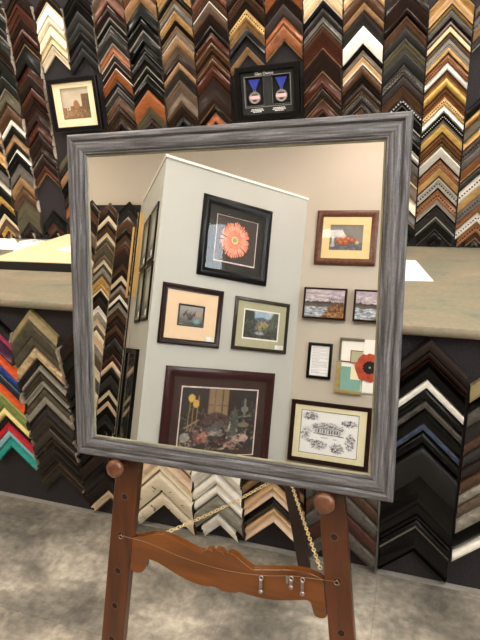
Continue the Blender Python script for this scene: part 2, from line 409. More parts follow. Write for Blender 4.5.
# column: (centre x, 'apex height  colour[/lip colour] [finish], ...'); '-' leaves bare panel below
UPPER = {
  -1: (-2.2511, '1.683 blk, 1.644 dgr, 1.605 blk, 1.57 crm, 1.544 tan, 1.519 gld, 1.488 blk, 1.452 gld, 1.416 gld, 1.38 blk, 1.332 gry, 1.273 slv, 1.23 blk, 1.164 ygd, 1.12 blk, 1.063 crm, 1.035 brn, 0.995 ygd, 0.966 rbr, 0.926 sag, 0.885 -'),
  0: (-2.0859, '2.236 blk/slv, 2.19 blk/slv, 2.143 dgr/slv, 2.087 blk, 2.031 blk/slv, 1.969 dgn, 1.911 dbr, 1.842 dgn, 1.768 dgn/slv, 1.702 olv/tau, 1.634 brn, 1.561 wht, 1.526 blk, 1.486 tan, 1.446 blk, 1.41 wht, 1.39 blk, 1.333 gry, 1.275 tan, 1.211 brn, 1.146 olv, 1.086 olv, 1.019 dbr, 0.968 dbr/tan, 0.911 -'),
  1: (-1.9208, '2.133 dbr, 2.074 rbr, 2.006 dbr, 1.971 rbr, 1.936 dbr/tan, 1.892 blk, 1.811 rbr, 1.765 dbr, 1.705 rbr, 1.653 dbr/rbr, 1.601 dbr, 1.543 rbr, 1.489 dbr, 1.425 dbr/slv, 1.374 dbr, 1.323 rbr/tan, 1.277 -, 1.08 blk, 1.02 rbr, 0.97 dbr, 0.92 -'),
  2: (-1.7556, '2.106 dbr/crm, 2.056 wht, 2.01 crm, 1.968 crm, 1.921 ant/blk, 1.877 crm, 1.838 -, 1.394 olv, 1.354 dgr, 1.314 tan, 1.268 blk, 1.212 dbr, 1.16 org, 1.107 -'),
  3: (-1.5905, '2.103 blk, 2.059 blk, 2.01 blk r, 1.964 blk r, 1.927 blk, 1.888 blk r/dgr, 1.854 blk r, 1.815 -'),
  4: (-1.4253, '2.124 tau, 2.073 rsb, 2.025 dbr g/slv, 1.96 blk/slv, 1.927 dgr g/slv, 1.853 org/wht, 1.81 dbr/wht, 1.776 dbr/wht, 1.746 org, 1.702 blk/slv, 1.663 dgr/mau, 1.623 brn/mau, 1.582 dbr/brn, 1.541 dbr, 1.491 -'),
  5: (-1.2602, '2.127 rsb, 2.066 tan/gld, 2.011 blk, 1.952 blk g/slv, 1.891 blk, 1.846 blk/slv, 1.805 blk/slv, 1.742 blk/slv, 1.708 blk g, 1.647 org, 1.573 olv, 1.524 dbr, 1.478 -'),
  6: (-1.095, '2.092 gld, 2.039 blk/gld, 1.997 gry/slv, 1.958 gld m, 1.923 blk/tan, 1.892 tau/wht, 1.86 tan, 1.824 tau, 1.787 dbr, 1.758 tan, 1.721 dgr, 1.679 tau, 1.628 tau/tan, 1.576 dbr, 1.533 blk, 1.489 -'),
  7: (-0.9299, '2.05 rsb, 2.013 brn/wht, 1.972 brn r, 1.93 dbr, 1.891 blk, 1.86 rbr/cop, 1.825 brn/cop, 1.789 dbr/cop, 1.761 brn, 1.733 rbr g, 1.68 dbr/tan, 1.562 blk, 1.532 org, 1.489 -'),
  8: (-0.7647, '2.045 dbr, 2.002 brn d, 1.965 dbr, 1.932 gld d, 1.898 gld d, 1.879 tan, 1.86 blk, 1.825 -, 1.787 tan, 1.755 -'),
  9: (-0.5996, '2.026 org, 1.979 dbr, 1.933 dbr r, 1.889 org/gld, 1.852 org r/gld, 1.795 -'),
  10: (-0.4344, '2.013 crm, 1.964 pch/wht, 1.929 blk, 1.904 dgr, 1.872 gry, 1.847 tau/tan, 1.825 rbr/tan, 1.747 dbr/tan, 1.659 rbr/tan, 1.605 dbr/tan, 1.55 rbr/tan, 1.505 dbr, 1.465 -'),
  11: (-0.2693, '2.0 pch, 1.956 brn, 1.904 tan/brn, 1.869 dgr, 1.82 wht, 1.755 blk, 1.733 tau, 1.707 pch/wht, 1.677 brn, 1.636 dbr d, 1.609 dbr/tan, 1.575 dgr d, 1.54 dbr/tan, 1.504 brn, 1.473 -'),
  12: (-0.1041, '1.954 dbr, 1.913 dbr, 1.873 dbr/blk d, 1.838 brn, 1.797 blk r, 1.761 olv, 1.715 blk r, 1.668 dgr d, 1.624 dbr r, 1.586 brn, 1.545 blk/slv d, 1.507 blk/slv, 1.46 blk/slv, 1.413 blk/slv, 1.373 slv/blk, 1.337 gry, 1.296 tau/crm, 1.247 tau, 1.188 crm/blk, 1.128 gry/crm, 1.076 blk, 1.032 blk/gry, 0.987 blk, 0.938 -'),
  13: (0.061, '1.928 gld/pch, 1.888 pch/brn, 1.858 ygd/gry, 1.842 gry, 1.818 blk, 1.805 mau/gry, 1.788 pch/brn, 1.76 tau/slv, 1.736 slv d, 1.715 gld/brn, 1.69 cop d, 1.662 slv/brn, 1.626 cop/gld, 1.608 ygd/brn, 1.564 cop d, 1.535 gld d, 1.505 wht/slv, 1.475 blk d, 1.448 gry/slv, 1.433 ygd/brn, 1.394 cop d, 1.363 blk d/gld, 1.343 slv/dbr, 1.292 cop d, 1.259 gld/brn, 1.219 slv/blk d, 1.169 cop d, 1.127 slv/blk, 1.098 dgr/slv, 1.046 blk/gry, 0.994 blk, 0.95 dgr, 0.927 -'),
  14: (0.2262, '1.915 tau, 1.877 gry/slv, 1.838 tan, 1.801 dgr/slv, 1.765 -, 1.557 blk, 1.513 gld/org, 1.477 olv, 1.432 gld/cop, 1.395 gry d, 1.357 gry, 1.318 cop/gld, 1.271 dgr, 1.235 slv d, 1.187 gld, 1.147 gry d, 1.105 cop/tan, 1.072 slv d, 1.034 cop d, 0.992 brn/tan, 0.957 dgr, 0.931 -'),
}
LOWER = {
  0: (-1.531, '0.905 ppk, 0.885 blk, 0.842 mag, 0.81 pur, 0.749 ora, 0.716 ord, 0.679 blu, 0.632 nvy, 0.576 ord, 0.533 lgn, 0.502 grn, 0.457 lye, 0.416 blk, 0.388 red, 0.351 lbl, 0.318 tea, 0.275 -'),
  1: (-1.319, '0.887 kha, 0.841 olv r, 0.779 olv r/lgr, 0.731 ant r/tau, 0.683 dgr, 0.658 lgr/dgr, 0.625 olv, 0.592 slv/dgr, 0.558 olv r, 0.528 lgr/dgr, 0.489 dgr, 0.45 drt, 0.396 drt/tau, 0.342 drt, 0.301 dgr, 0.259 drt/tau, 0.216 drt, 0.168 -'),
  2: (-1.0965, '0.403 blk, 0.337 dbr, 0.274 blk, 0.206 dbr/brn, 0.14 crm/tan, 0.097 -'),
  3: (-0.855, '0.415 crm/tan, 0.373 pcr, 0.326 crm/brn, 0.278 dis/blk, 0.184 dis, 0.124 -'),
  4: (-0.634, '0.418 wht, 0.36 wht/lgy, 0.31 wht, 0.259 wht, 0.211 sag/blk, 0.135 wht, 0.072 -'),
  5: (-0.425, '0.42 dbr, 0.381 tan, 0.344 dbr, 0.308 pch, 0.279 pcr, 0.249 blk, 0.22 olv, 0.194 pch, 0.168 pcr, 0.138 -'),
  6: (-0.189, '0.43 gry r, 0.377 brn r, 0.322 gry r, 0.258 rbr r, 0.192 gry r, 0.125 -'),
  7: (0.0475, '0.876 dbr r, 0.84 dbr/rbr, 0.815 dbr, 0.794 blk/dbr, 0.75 wht, 0.721 blk, 0.682 gry r, 0.655 blk, 0.608 bgy r, 0.581 blk, 0.533 blk r, 0.425 blk, 0.332 blk/dgr, 0.262 blk/slv, 0.218 blk, 0.154 blk, 0.117 -'),
  8: (0.2755, '0.852 kha, 0.805 blk, 0.769 gry r, 0.72 dgr, 0.67 brn r, 0.625 dgr r, 0.58 dbr r, 0.533 brn r, 0.485 lgr r, 0.443 tau r, 0.397 lgr r, 0.339 blk, 0.291 gry, 0.268 wht, 0.219 -'),
}
FAR = {
  'A': (-3.26, '2.521 brn, 2.455 dbr, 2.377 crm/brn, 2.322 dbr, 2.267 brn, 2.19 crm/tau, 2.146 olv, 2.091 tau, 2.036 olv, 1.96 tau, 1.894 crm, 1.85 olv, 1.807 lgr, 1.752 tau, 1.709 gld, 1.644 ygd, 1.589 crm, 1.557 blk, 1.492 dbr, 1.395 wht, 1.33 lgr, 1.254 pcr, 1.19 gry, 1.136 crm, 1.061 pcr, 0.986 lgr, 0.901 tau, 0.794 crm, 0.688 gry, 0.561 crm, 0.434 brn, 0.287 dbr, 0.14 -'),
  'B': (-3.02, '2.531 dgn, 2.454 dgr, 2.378 brn, 2.236 blk, 2.171 brn, 2.106 brn/tan, 2.052 rbr, 1.998 dbr, 1.858 brn, 1.794 dbr, 1.729 crm, 1.676 dbr, 1.633 lgr, 1.579 brn, 1.526 wht, 1.483 dbr, 1.441 lgr/brn, 1.387 brn, 1.313 dbr/tan, 1.27 dbr, 1.207 brn, 1.143 dbr, 1.069 dgr/gry, 0.985 dbr, 0.901 rbr, 0.827 pcr, 0.764 blk, 0.68 dgr, 0.586 blk, 0.524 crm, 0.472 dbr, 0.409 pcr, 0.357 blk, 0.274 dgr, 0.192 blk/crm, 0.109 blk, 0.037 dgr, -0.035 -'),
  'C': (-3.5, '2.556 dbr, 2.455 brn, 2.354 dbr, 2.243 tau, 2.109 dbr, 2.042 tau, 1.976 crm, 1.909 tau, 1.843 dbr, 1.754 gry, 1.644 brn, 1.534 crm, 1.424 dbr, 1.315 tan, 1.206 -'),
}
UP_W = 0.16515
UP_COL = {-1: 'leftmost', 0: 'second', 1: 'third', 2: 'fourth', 3: 'fifth', 4: 'sixth', 5: 'seventh', 6: 'eighth', 7: 'ninth', 8: 'tenth',
          9: 'eleventh', 10: 'twelfth', 11: 'thirteenth', 12: 'fourteenth', 13: 'fifteenth', 14: 'rightmost'}
for ci, (cx, s) in UPPER.items():
    rows = parse(s); k = 0
    for (z, st), (zn, _) in zip(rows, rows[1:]):
        if st == '-': continue
        half = UP_W / 2 - (.0065 if ci < 4 else .0030)
        zb = z - (z - zn)
        if z - half - (z - zn) < .9205 and ci > -9:      # keep the tips off the counter
            half = min(half, max(.012, zn - .9212))
        build_sample(cx, -.0005, z, z - zn, half, st, 1.0, M_raw if ci < 4 and random.random() < .55 else M_rawd,
                     '%s moulding corner, %s down, %s column above the counter' % (look(st), ORD[k], UP_COL[ci]),
                     'moulding corners on the wall above the counter')
        k += 1
LO_COL = ['leftmost', 'second', 'third', 'fourth', 'fifth', 'sixth', 'seventh', 'eighth', 'rightmost']
LSX = [-1.637, -1.425, -1.213, -.98, -.73, -.538, -.312, -.066, .161, .39]
for ci, (cx, s) in LOWER.items():
    rows = parse(s); k = 0
    hw = (LSX[ci + 1] - LSX[ci]) / 2 - (.006 if ci < 3 or ci in (6, 7) else .003)
    for (z, st), (zn, _) in zip(rows, rows[1:]):
        if st == '-': continue
        half = hw
        dz = z - zn
        if z - dz - half < .005: half = max(.03, z - dz - .005)
        z = min(z, .878)
        if z - zn < .008: continue
        build_sample(cx, YP - .0005, z, z - zn, half, st, 1.55, M_raw if ci < 3 and random.random() < .6 else M_rawd,
                     '%s moulding corner, %s down, %s column below the counter' % (look(st), ORD[k], LO_COL[ci]),
                     'moulding corners on the panel below the counter')
        k += 1
# rows hidden behind the mirror and the small ones across the room, past what can be counted singly
def mass(name, label, rows_of, y, halfs, flip, hm):
    groups = {}
    for cx, rows, hw in rows_of:
        for (z, st), (zn, _) in zip(rows, rows[1:]):
            if st == '-': continue
            code = st.split()[0].split('/')[0]
            groups.setdefault(code, []).append((cx, z, z - zn, hw))
            if '/' in st:
                pass
    allv = MB(); mats = []; 
    for gi, (code, items) in enumerate(sorted(groups.items())):
        mats.append(smat(code, ''))
        for cx, z, dz, hw in items:
            m0 = len(allv.m)
            if z - dz - hw < .012: hw = max(.02, z - dz - .012)
            sv = len(allv.v)
            w = dz / 1.414; H = max(.010, min(.022, .008 + .30 * w)) * hm
            pr = [(a * (dz - .0008), h * H) for a, h in PROF[random.choice(['flat', 'scoop', 'round', 'step'])]]
            sweep(allv, pr, hw, gi, -1)
            allv.v[sv:] = [((-p[0] if flip else p[0]) + cx, (-p[1] if flip else p[1]) + y, p[2] + z) for p in allv.v[sv:]]
    allv.m = [len(mats) if q == -1 else q for q in allv.m]; mats.append(M_raw)
    o = allv.build(name, mats, smooth=True, merge=False)
    tag(o, label, 'frame corner samples', None, 'stuff')
mass('moulding_corner_samples', 'many small moulding corners on the far display board seen in the mirror',
     [(cx, parse(s), .1155) for ci, (cx, s) in FAR.items()], YB + .0185, None, True, 1.1)
hid = []
rr = random.Random(3)
pal = ['dbr', 'blk', 'tan', 'brn', 'gry', 'crm', 'rbr', 'tau']
for ci in range(3, 13):
    cx = -2.0859 + ci * UP_W; z = min(zn for zn, st in parse(UPPER[ci][1])) - .012
    if ci == 12: continue
    z = min(z, 1.47); rows = []
    while z > 1.06:
        rows.append((z, rr.choice(pal))); z -= rr.uniform(.03, .06)
    rows.append((z, '-')); hid.append((cx, rows, UP_W / 2 - .003))
mass('moulding_corner_samples', 'moulding corners on the upper wall hidden behind the standing mirror', hid, -.0005, None, False, 1.0)
hid = []
for ci in range(2, 7):
    cx, s = LOWER[ci]; z0 = parse(s)[0][0] + .012; z = .85; rows = []
    while z > z0 + .07:
        rows.append((z, rr.choice({2: ['dbr', 'blk'], 3: ['tan', 'crm', 'pcr'], 4: ['wht', 'lgy', 'crm'], 5: ['tan', 'dbr', 'pcr'], 6: ['gry', 'brn', 'dgr']}[ci]))); z -= rr.uniform(.04, .065)
    rows.append((z0, '-')); hid.append((cx, rows, (LSX[ci + 1] - LSX[ci]) / 2 - .006))
mass('moulding_corner_samples', 'moulding corners below the counter hidden behind the standing mirror', hid, YP - .0005, None, False, 1.5)

# ------------------------------------------------------------------ printed pictures
def vn(u, v, sc, seed=0):
    g = np.random.RandomState(seed).rand(64, 64)
    x, y = u * sc % 63, v * sc % 63
    i, j = x.astype(int), y.astype(int); fx, fy = x - i, y - j
    fx = fx * fx * (3 - 2 * fx); fy = fy * fy * (3 - 2 * fy)
    return (g[i, j] * (1 - fx) * (1 - fy) + g[i + 1, j] * fx * (1 - fy) + g[i, j + 1] * (1 - fx) * fy + g[i + 1, j + 1] * fx * fy)
def fbm(u, v, sc, seed=0): return vn(u, v, sc, seed) * .5 + vn(u, v, sc * 2.1, seed + 1) * .3 + vn(u, v, sc * 4.3, seed + 2) * .2
def C_(c): return np.array(c, float)[:, None] if False else np.array(c, float)
class Canvas:
    def __init__(s, u, v, c): s.u, s.v = u, v; s.c = np.zeros(u.shape + (3,)) + C_(c)
    def put(s, mask, c, a=1.0):
        m = (np.clip(mask, 0, 1) * a)[..., None]; s.c = s.c * (1 - m) + C_(c) * m
    def ell(s, x, y, rx, ry, c, a=1.0, soft=.08):
        d = np.sqrt(((s.u - x) / rx) ** 2 + ((s.v - y) / ry) ** 2); s.put((1 - d) / soft + .5, c, a)
    def rect(s, x0, x1, y0, y1, c, a=1.0): s.put(((s.u > x0) & (s.u < x1) & (s.v > y0) & (s.v < y1)).astype(float), c, a)
    def line(s, x0, y0, x1, y1, w, c, a=1.0):
        dx, dy = x1 - x0, y1 - y0; t = np.clip(((s.u - x0) * dx + (s.v - y0) * dy) / (dx * dx + dy * dy), 0, 1)
        d = np.hypot(s.u - x0 - t * dx, s.v - y0 - t * dy); s.put((w - d) / (w * .4) + .3, c, a)
def art_city(u, v):
    k = Canvas(u, v, (186, 172, 150)); k.put(fbm(u, v, 5, 1) - .2, (206, 196, 178))
    for x0, x1, h in ((0, .14, .38), (.12, .3, .3), (.28, .44, .42), (.42, .62, .47), (.6, .72, .4), (.7, 1, .78), (.86, 1, .62)):
        k.rect(x0, x1, 0, h, (150 - 60 * x0, 112 - 40 * x0, 78 - 30 * x0))
    k.ell(.5, .46, .1, .14, (150, 106, 70))
    for i in range(22):
        x = (i * .37) % 1; y = .1 + (i * .23) % .5
        k.rect(x, x + .035, y, y + .06, (84, 58, 42), .8 if x > .68 or y < .34 else 0)
    k.put((fbm(u, v, 14, 4) - .45) * 3 * (v < .3), (196, 160, 122), .7); k.rect(0, 1, 0, .06, (120, 86, 62))
    return k.c
def art_fruit(u, v):
    k = Canvas(u, v, (118, 114, 114)); k.put(fbm(u, v, 4, 3), (140, 136, 132), .6); k.put((u - .55 + .5 * (v - .5)) * 6, (150, 144, 136), .5)
    k.put((.32 - v) * 20, (92, 94, 104)); k.put((fbm(u, v, 12, 6) - .45) * 3 * (v < .34), (146, 146, 156), .7)
    for x, y, r in ((.28, .40, .09), (.43, .44, .105), (.585, .42, .095), (.70, .38, .085), (.50, .30, .085), (.35, .29, .08)):
        k.ell(x, y, r * 1.1, r * 1.35, (92, 50, 34)); k.ell(x, y + .01, r, r * 1.2, (172, 88, 50)); k.ell(x - .02, y + .05, r * .5, r * .5, (214, 146, 92), .8, .7)
    k.ell(.83, .31, .06, .07, (206, 184, 146)); k.rect(.07, .14, .2, .42, (190, 190, 186)); k.ell(.105, .45, .035, .08, (216, 214, 206)); k.ell(.1, .2, .07, .07, (184, 186, 188))
    k.put((fbm(u, v, 26, 8) - .5) * 2, (70, 64, 62), .35)
    return k.c
def art_marsh(seed, warm):
    def f(u, v):
        k = Canvas(u, v, (158, 150, 162)); k.put((v - .6) * 3, (186, 170, 182)); k.put((fbm(u, v * 2.6, 4, seed) - .45) * 5 * (v > .5), (216, 204, 204), .85)
        k.put((fbm(u, v * 2, 7, seed + 7) - .5) * 4 * (v > .62), (126, 118, 140), .6); k.put((.66 - v) * 8 * (v > .5), (214, 190, 176), .5)
        k.put((.50 + .16 * fbm(u * 1.3, v * 0 + .3, 12, seed + 2) - v) * 40, (62, 58, 58))
        k.put((.50 - v) * 40, (96, 88, 76)); k.put((fbm(u, v * 3, 14, seed + 13) - .5) * 6 * (v < .5), (60, 54, 46), .8)
        w = (.42 - v + .10 * (vn(u, v * 3, 5, seed + 3) - .5)) * 18 * np.clip((.66 - u - .25 * (v - .2)) * 9, 0, 1)
        k.put(w, (140, 152, 166), .95); k.put(np.clip(w, 0, 1) * (fbm(u * 1.4, v * 4, 9, seed + 5) - .48) * 6, (222, 226, 230), .85); k.put(np.clip(w, 0, 1) * (fbm(u, v * 4, 12, seed + 6) - .55) * 6, (70, 74, 76), .8)
        g = (150, 96, 52) if warm else (104, 108, 66)
        m = np.clip((u - .50 - .6 * (v - .2)) * 9, 0, 1) * (v < .52 + .06 * vn(u, v, 12, seed + 4))
        k.put(m, g, .9); k.put(m * (fbm(u, v, 18, seed + 9) - .48) * 6, (58, 46, 36), .9); k.put(m * (fbm(u, v, 15, seed + 10) - .54) * 6, (198, 148, 84) if warm else (150, 150, 96), .8)
        for i in range(8):
            x = .60 + i * .05; k.line(x, .42, x + .012, .66 + .14 * ((i * 37) % 5) / 5, .005, (76, 66, 64), .8); k.line(x + .01, .58, x + .03, .68, .004, (86, 76, 72), .6)
        k.line(.12, .5, .12, .7, .006, (70, 62, 60), .7); k.line(.22, .5, .225, .66, .006, (70, 62, 60), .7)
        return k.c
    return f
def art_doc(u, v):
    k = Canvas(u, v, (249, 250, 252)); rs = random.Random(5)
    y = .92
    while y > .07:
        x = .1; e = .9 if rs.random() > .2 else .5
        while x < e:
            w = rs.uniform(.03, .1); k.rect(x, min(x + w, e), y - .012, y, (172, 174, 180)); x += w + .02
        y -= .034
    return k.c
def art_sketch(u, v):
    k = Canvas(u, v, (250, 251, 253)); rs = random.Random(8); ink = (44, 44, 48)
    def scr(x, y, rx, ry, n, w=.006):
        for i in range(n):
            a, q = rs.uniform(-rx, rx), rs.uniform(-ry, ry)
            if (a / rx) ** 2 + (q / ry) ** 2 < 1: k.line(x + a, y + q, x + a + rs.uniform(-.035, .035), y + q + rs.uniform(-.03, .03), w, ink, .75)
    k.ell(.47, .6, .28, .15, (200, 200, 206), .8, .5); scr(.47, .60, .29, .15, 120)
    k.rect(.25, .72, .5, .6, (214, 214, 218), .8)
    for i in range(10): k.rect(.265 + i * .047, .282 + i * .047, .5, .59, ink, .85)
    k.line(.23, .48, .76, .46, .008, ink); k.line(.24, .61, .46, .7, .007, ink); k.line(.46, .7, .74, .6, .007, ink); k.line(.24, .61, .74, .6, .005, ink)
    for x, y, rx, ry, n in ((.16, .87, .14, .09, 80), (.84, .78, .13, .08, 70), (.10, .46, .08, .16, 36), (.88, .36, .08, .19, 85), (.34, .21, .14, .10, 75), (.66, .17, .11, .12, 85), (.2, .29, .12, .03, 16)):
        k.ell(x, y, rx, ry, (190, 190, 196), .5, .6); scr(x, y, rx, ry, n)
    k.line(.3, .4, .64, .38, .004, ink, .6); k.line(.12, .33, .34, .3, .004, ink, .6)
    return k.c
def art_dark(u, v):
    k = Canvas(u, v, (34, 32, 34)); k.put(fbm(u, v, 6, 11), (58, 52, 52), .6)
    k.rect(.34, .62, .52, 1, (134, 112, 82))
    for x in (.34, .43, .525, .61): k.rect(x, x + .012, .5, 1, (92, 72, 50))
    k.rect(.34, .62, .74, .755, (92, 72, 50))
    k.rect(.16, .34, .3, 1, (40, 30, 30)); k.rect(.62, .7, .4, 1, (44, 34, 34))
    for x in (.10, .15, .2): k.line(x, .35, x + .02, .88, .006, (150, 122, 66))
    k.ell(.13, .84, .04, .06, (206, 170, 80)); k.ell(.19, .76, .04, .06, (206, 164, 70)); k.line(.07, .4, .24, .52, .012, (140, 128, 104))
    k.ell(.46, .46, .2, .18, (76, 54, 54)); k.ell(.46, .38, .19, .1, (120, 118, 116)); k.ell(.46, .41, .17, .07, (84, 84, 84))
    k.ell(.7, .45, .07, .24, (70, 80, 76)); k.ell(.28, .28, .1, .12, (116, 64, 60)); k.ell(.3, .26, .06, .08, (150, 96, 84)); k.ell(.22, .38, .06, .07, (110, 84, 76))
    k.ell(.08, .26, .06, .07, (140, 140, 138)); k.line(.6, .1, .66, .5, .01, (196, 186, 168)); k.line(.5, .08, .6, .1, .01, (196, 186, 168))
    k.ell(.84, .7, .05, .05, (110, 120, 112)); k.line(.84, .5, .84, .85, .016, (104, 112, 104)); k.line(.77, .58, .92, .6, .012, (112, 118, 110)); k.ell(.84, .46, .08, .04, (120, 110, 90))
    k.ell(.82, .26, .1, .06, (188, 160, 150)); k.ell(.68, .16, .08, .05, (150, 116, 110)); k.ell(.55, .2, .07, .05, (110, 64, 58))
    k.put((fbm(u, v, 24, 17) - .55) * 6 * (v < .4), (196, 172, 152), .7); k.put((fbm(u, v, 18, 19) - .52) * 6 * (v < .6), (22, 20, 22), .75); k.put((fbm(u, v, 28, 23) - .6) * 6 * (v < .85), (150, 134, 112), .5); k.rect(0, 1, 0, .08, (66, 44, 44), .8)
    return k.c
def art_flower(u, v):
    k = Canvas(u, v, (44, 34, 28)); k.put(fbm(u, v, 4, 21), (66, 52, 42), .6)
    return k.c
def art_geese(u, v):
    k = Canvas(u, v, (134, 134, 134)); k.put((v - .5) * 2, (168, 164, 158)); k.put((.45 - v) * 4, (84, 90, 90)); k.put((fbm(u, v, 10, 77) - .5) * 4 * (v < .5), (120, 122, 116), .6); k.rect(0, 1, 0, .12, (60, 70, 66))
    for x, y in ((.2, .5), (.28, .6), (.36, .48), (.46, .52), (.55, .46), (.64, .56)):
        k.ell(x, y, .05, .1, (86, 64, 56)); k.line(x, y, x + .05, y + .2, .015, (70, 56, 50))
    k.ell(.46, .34, .1, .1, (40, 46, 56)); k.ell(.8, .62, .12, .14, (190, 150, 128), .7, .8); k.ell(.76, .2, .14, .14, (140, 200, 200), .6, .9)  # soft cyan patch at lower right is glass glare painted into the print
    return k.c
def art_valley(u, v):
    k = Canvas(u, v, (150, 180, 204)); k.put((fbm(u, v, 4, 31) - .4) * 3, (204, 214, 224), .8)
    k.put((.76 - np.abs(u - .52) * .4 + .10 * vn(u, v, 8, 3) - v) * 16, (92, 108, 138)); k.put((.60 + .12 * vn(u, v, 7, 5) - v) * 16, (112, 114, 118))
    k.ell(.60, .50, .22, .13, (186, 170, 112), .9, .9); k.ell(.46, .42, .16, .12, (160, 146, 98), .8, .9); k.put((fbm(u, v, 16, 35) - .5) * 4 * (v < .62), (84, 84, 64), .7)
    k.put((.30 - u + .20 * vn(u, v, 8, 9) - .25 * (v - .5)) * 9, (44, 54, 48)); k.put((u - .74 + .16 * vn(u, v, 9, 12) - .2 * (v - .6)) * 9, (78, 90, 72))
    k.put((.30 - v + .12 * vn(u, v, 6, 14)) * 9, (42, 46, 46)); k.ell(.48, .20, .16, .06, (176, 186, 192), .9, .7); k.put((fbm(u, v, 20, 41) - .52) * 5 * (v < .75), (28, 32, 30), .65); k.put((fbm(u, v, 24, 45) - .58) * 6 * (v < .7), (150, 156, 140), .5)
    return k.c
def art_grey(seed):
    def f(u, v):
        k = Canvas(u, v, (150, 150, 138)); k.put(fbm(u, v, 4, seed), (108, 110, 100), .9); k.ell(.5, .55, .3, .3, (180, 178, 162), .8, .6); k.put((.35 - v) * 4, (70, 74, 66), .8)
        k.line(.2, .2, .7, .8, .03, (196, 194, 180), .6)
        return k.c
    return f
def art_arcs(u, v):
    k = Canvas(u, v, (26, 28, 24)); k.put(fbm(u, v, 5, 51), (44, 48, 40), .6)
    for x in (.12, .4, .68):
        for y in (.78, .46, .28):
            k.ell(x + .1, y, .09, .08, (150, 160, 140), .9, .3); k.ell(x + .1, y - .03, .085, .075, (34, 38, 32), 1, .2)
    k.line(.1, .93, .8, .95, .006, (120, 120, 110)); k.ell(.3, .06, .2, .06, (170, 150, 110), .8, .5)
    return k.c
_pm = bpy.data.materials.new('printed_picture'); _pm.use_nodes = True
_at = _pm.node_tree.nodes.new('ShaderNodeAttribute'); _at.attribute_name = 'ink'
_pm.node_tree.links.new(_at.outputs['Color'], _pm.node_tree.nodes['Principled BSDF'].inputs['Base Color']); _pm.node_tree.nodes['Principled BSDF'].inputs['Roughness'].default_value = .6
def picture_print(name, x0, x1, z0, z1, y, fn, parent, flip=False, nx=96, nz=80):
    us = np.linspace(0, 1, nx); vs = np.linspace(0, 1, nz); U, V = np.meshgrid(us, vs)
    c = fn((1 - U) if flip else U, V) / 255.0
    c = np.where(c <= .04045, c / 12.92, ((np.clip(c, 0, 1) + .055) / 1.055) ** 2.4)
    me = bpy.data.meshes.new(name)
    X = x0 + U * (x1 - x0); Z = z0 + V * (z1 - z0)
    verts = np.stack([X.ravel(), np.full(X.size, y), Z.ravel()], 1)
    faces = [(j * nx + i, j * nx + i + 1, (j + 1) * nx + i + 1, (j + 1) * nx + i) for j in range(nz - 1) for i in range(nx - 1)]
    me.from_pydata(verts.tolist(), [], faces)
    a = me.color_attributes.new('ink', 'FLOAT_COLOR', 'POINT')
    a.data.foreach_set('color', np.concatenate([c.reshape(-1, 3), np.ones((c.size // 3, 1))], 1).ravel())
    me.materials.append(_pm)
    return link(name, me, parent)

def ring(b, w, h, prof, mi=0):
    """mitred frame: prof = (inset from the outer edge, height out of the wall)"""
    loops = []
    for t, d in prof:
        X, Z = w / 2 - t, h / 2 - t
        loops.append([(-X, -d, -Z), (X, -d, -Z), (X, -d, Z), (-X, -d, Z)])
    b.quadstrip(loops, True, mi); b.quadstrip([loops[-1], loops[0]], True, mi)
def flat_ring(b, w, h, iw, ih, y, th, cx=0, cz=0, mi=0):
    """a mat: flat board with a window"""
    for q in ((-w / 2, -iw / 2 + cx, -h / 2, h / 2), (iw / 2 + cx, w / 2, -h / 2, h / 2), (-iw / 2 + cx, iw / 2 + cx, -h / 2, -ih / 2 + cz), (-iw / 2 + cx, iw / 2 + cx, ih / 2 + cz, h / 2)):
        b.box(q[0], q[1], -y - th, -y, q[2], q[3], mi)
FP = {'flat': [(0, 0), (0, .9), (.1, 1), (.9, 1), (1, .85), (1, .2)], 'scoop': [(0, 0), (0, .75), (.15, 1), (.4, .98), (.6, .72), (.8, .66), (.9, .74), (1, .7), (1, .2)],
      'wide': [(0, 0), (0, .6), (.08, .7), (.3, .95), (.5, 1), (.7, .85), (.92, .6), (1, .58), (1, .2)]}
def framed(name, label, cat, loc, rotz, w, h, rail, depth, fm, prof='flat', mats=(), art=None, aw=0, ah=0, acx=0, acz=0, flip=False, glass=True, group=None, fillet=None, fpart='frame'):
    """mats: list of (material, window w, window h) from the outside in; art: painter of an aw x ah print"""
    t = empty(name, label, cat, loc, rotz, group)
    b = MB(); ring(b, w, h, [(a * rail, d * depth) for a, d in FP[prof]]); b.build(fpart, fm, t, smooth=True)
    iw, ih = w - 2 * rail + .006, h - 2 * rail + .006
    base = depth * .25
    b = MB(); b.box(-iw / 2, iw / 2, -base * .5, -.001, -ih / 2, ih / 2); b.build('backing_board', M_rawd, t)
    lay = base
    for i, (mm, ww, wh) in enumerate(mats):
        y = base + .0045 - i * .0016
        b = MB(); flat_ring(b, iw if i == 0 else mats[i - 1][1] + .01, ih if i == 0 else mats[i - 1][2] + .01, ww, wh, y, .0014, acx if i else acx, acz if i else acz)
        b.build('mat_board' if i == 0 else 'inner_mat', mm, t)
    if art: picture_print('print', acx - aw / 2, acx + aw / 2, acz - ah / 2, acz + ah / 2, -(base + .0002), art, t, flip)
    if glass:
        b = MB(); b.box(-iw / 2, iw / 2, -(base + .0085), -(base + .0070), -ih / 2, ih / 2); b.build('glazing', M_glass, t)
    return t

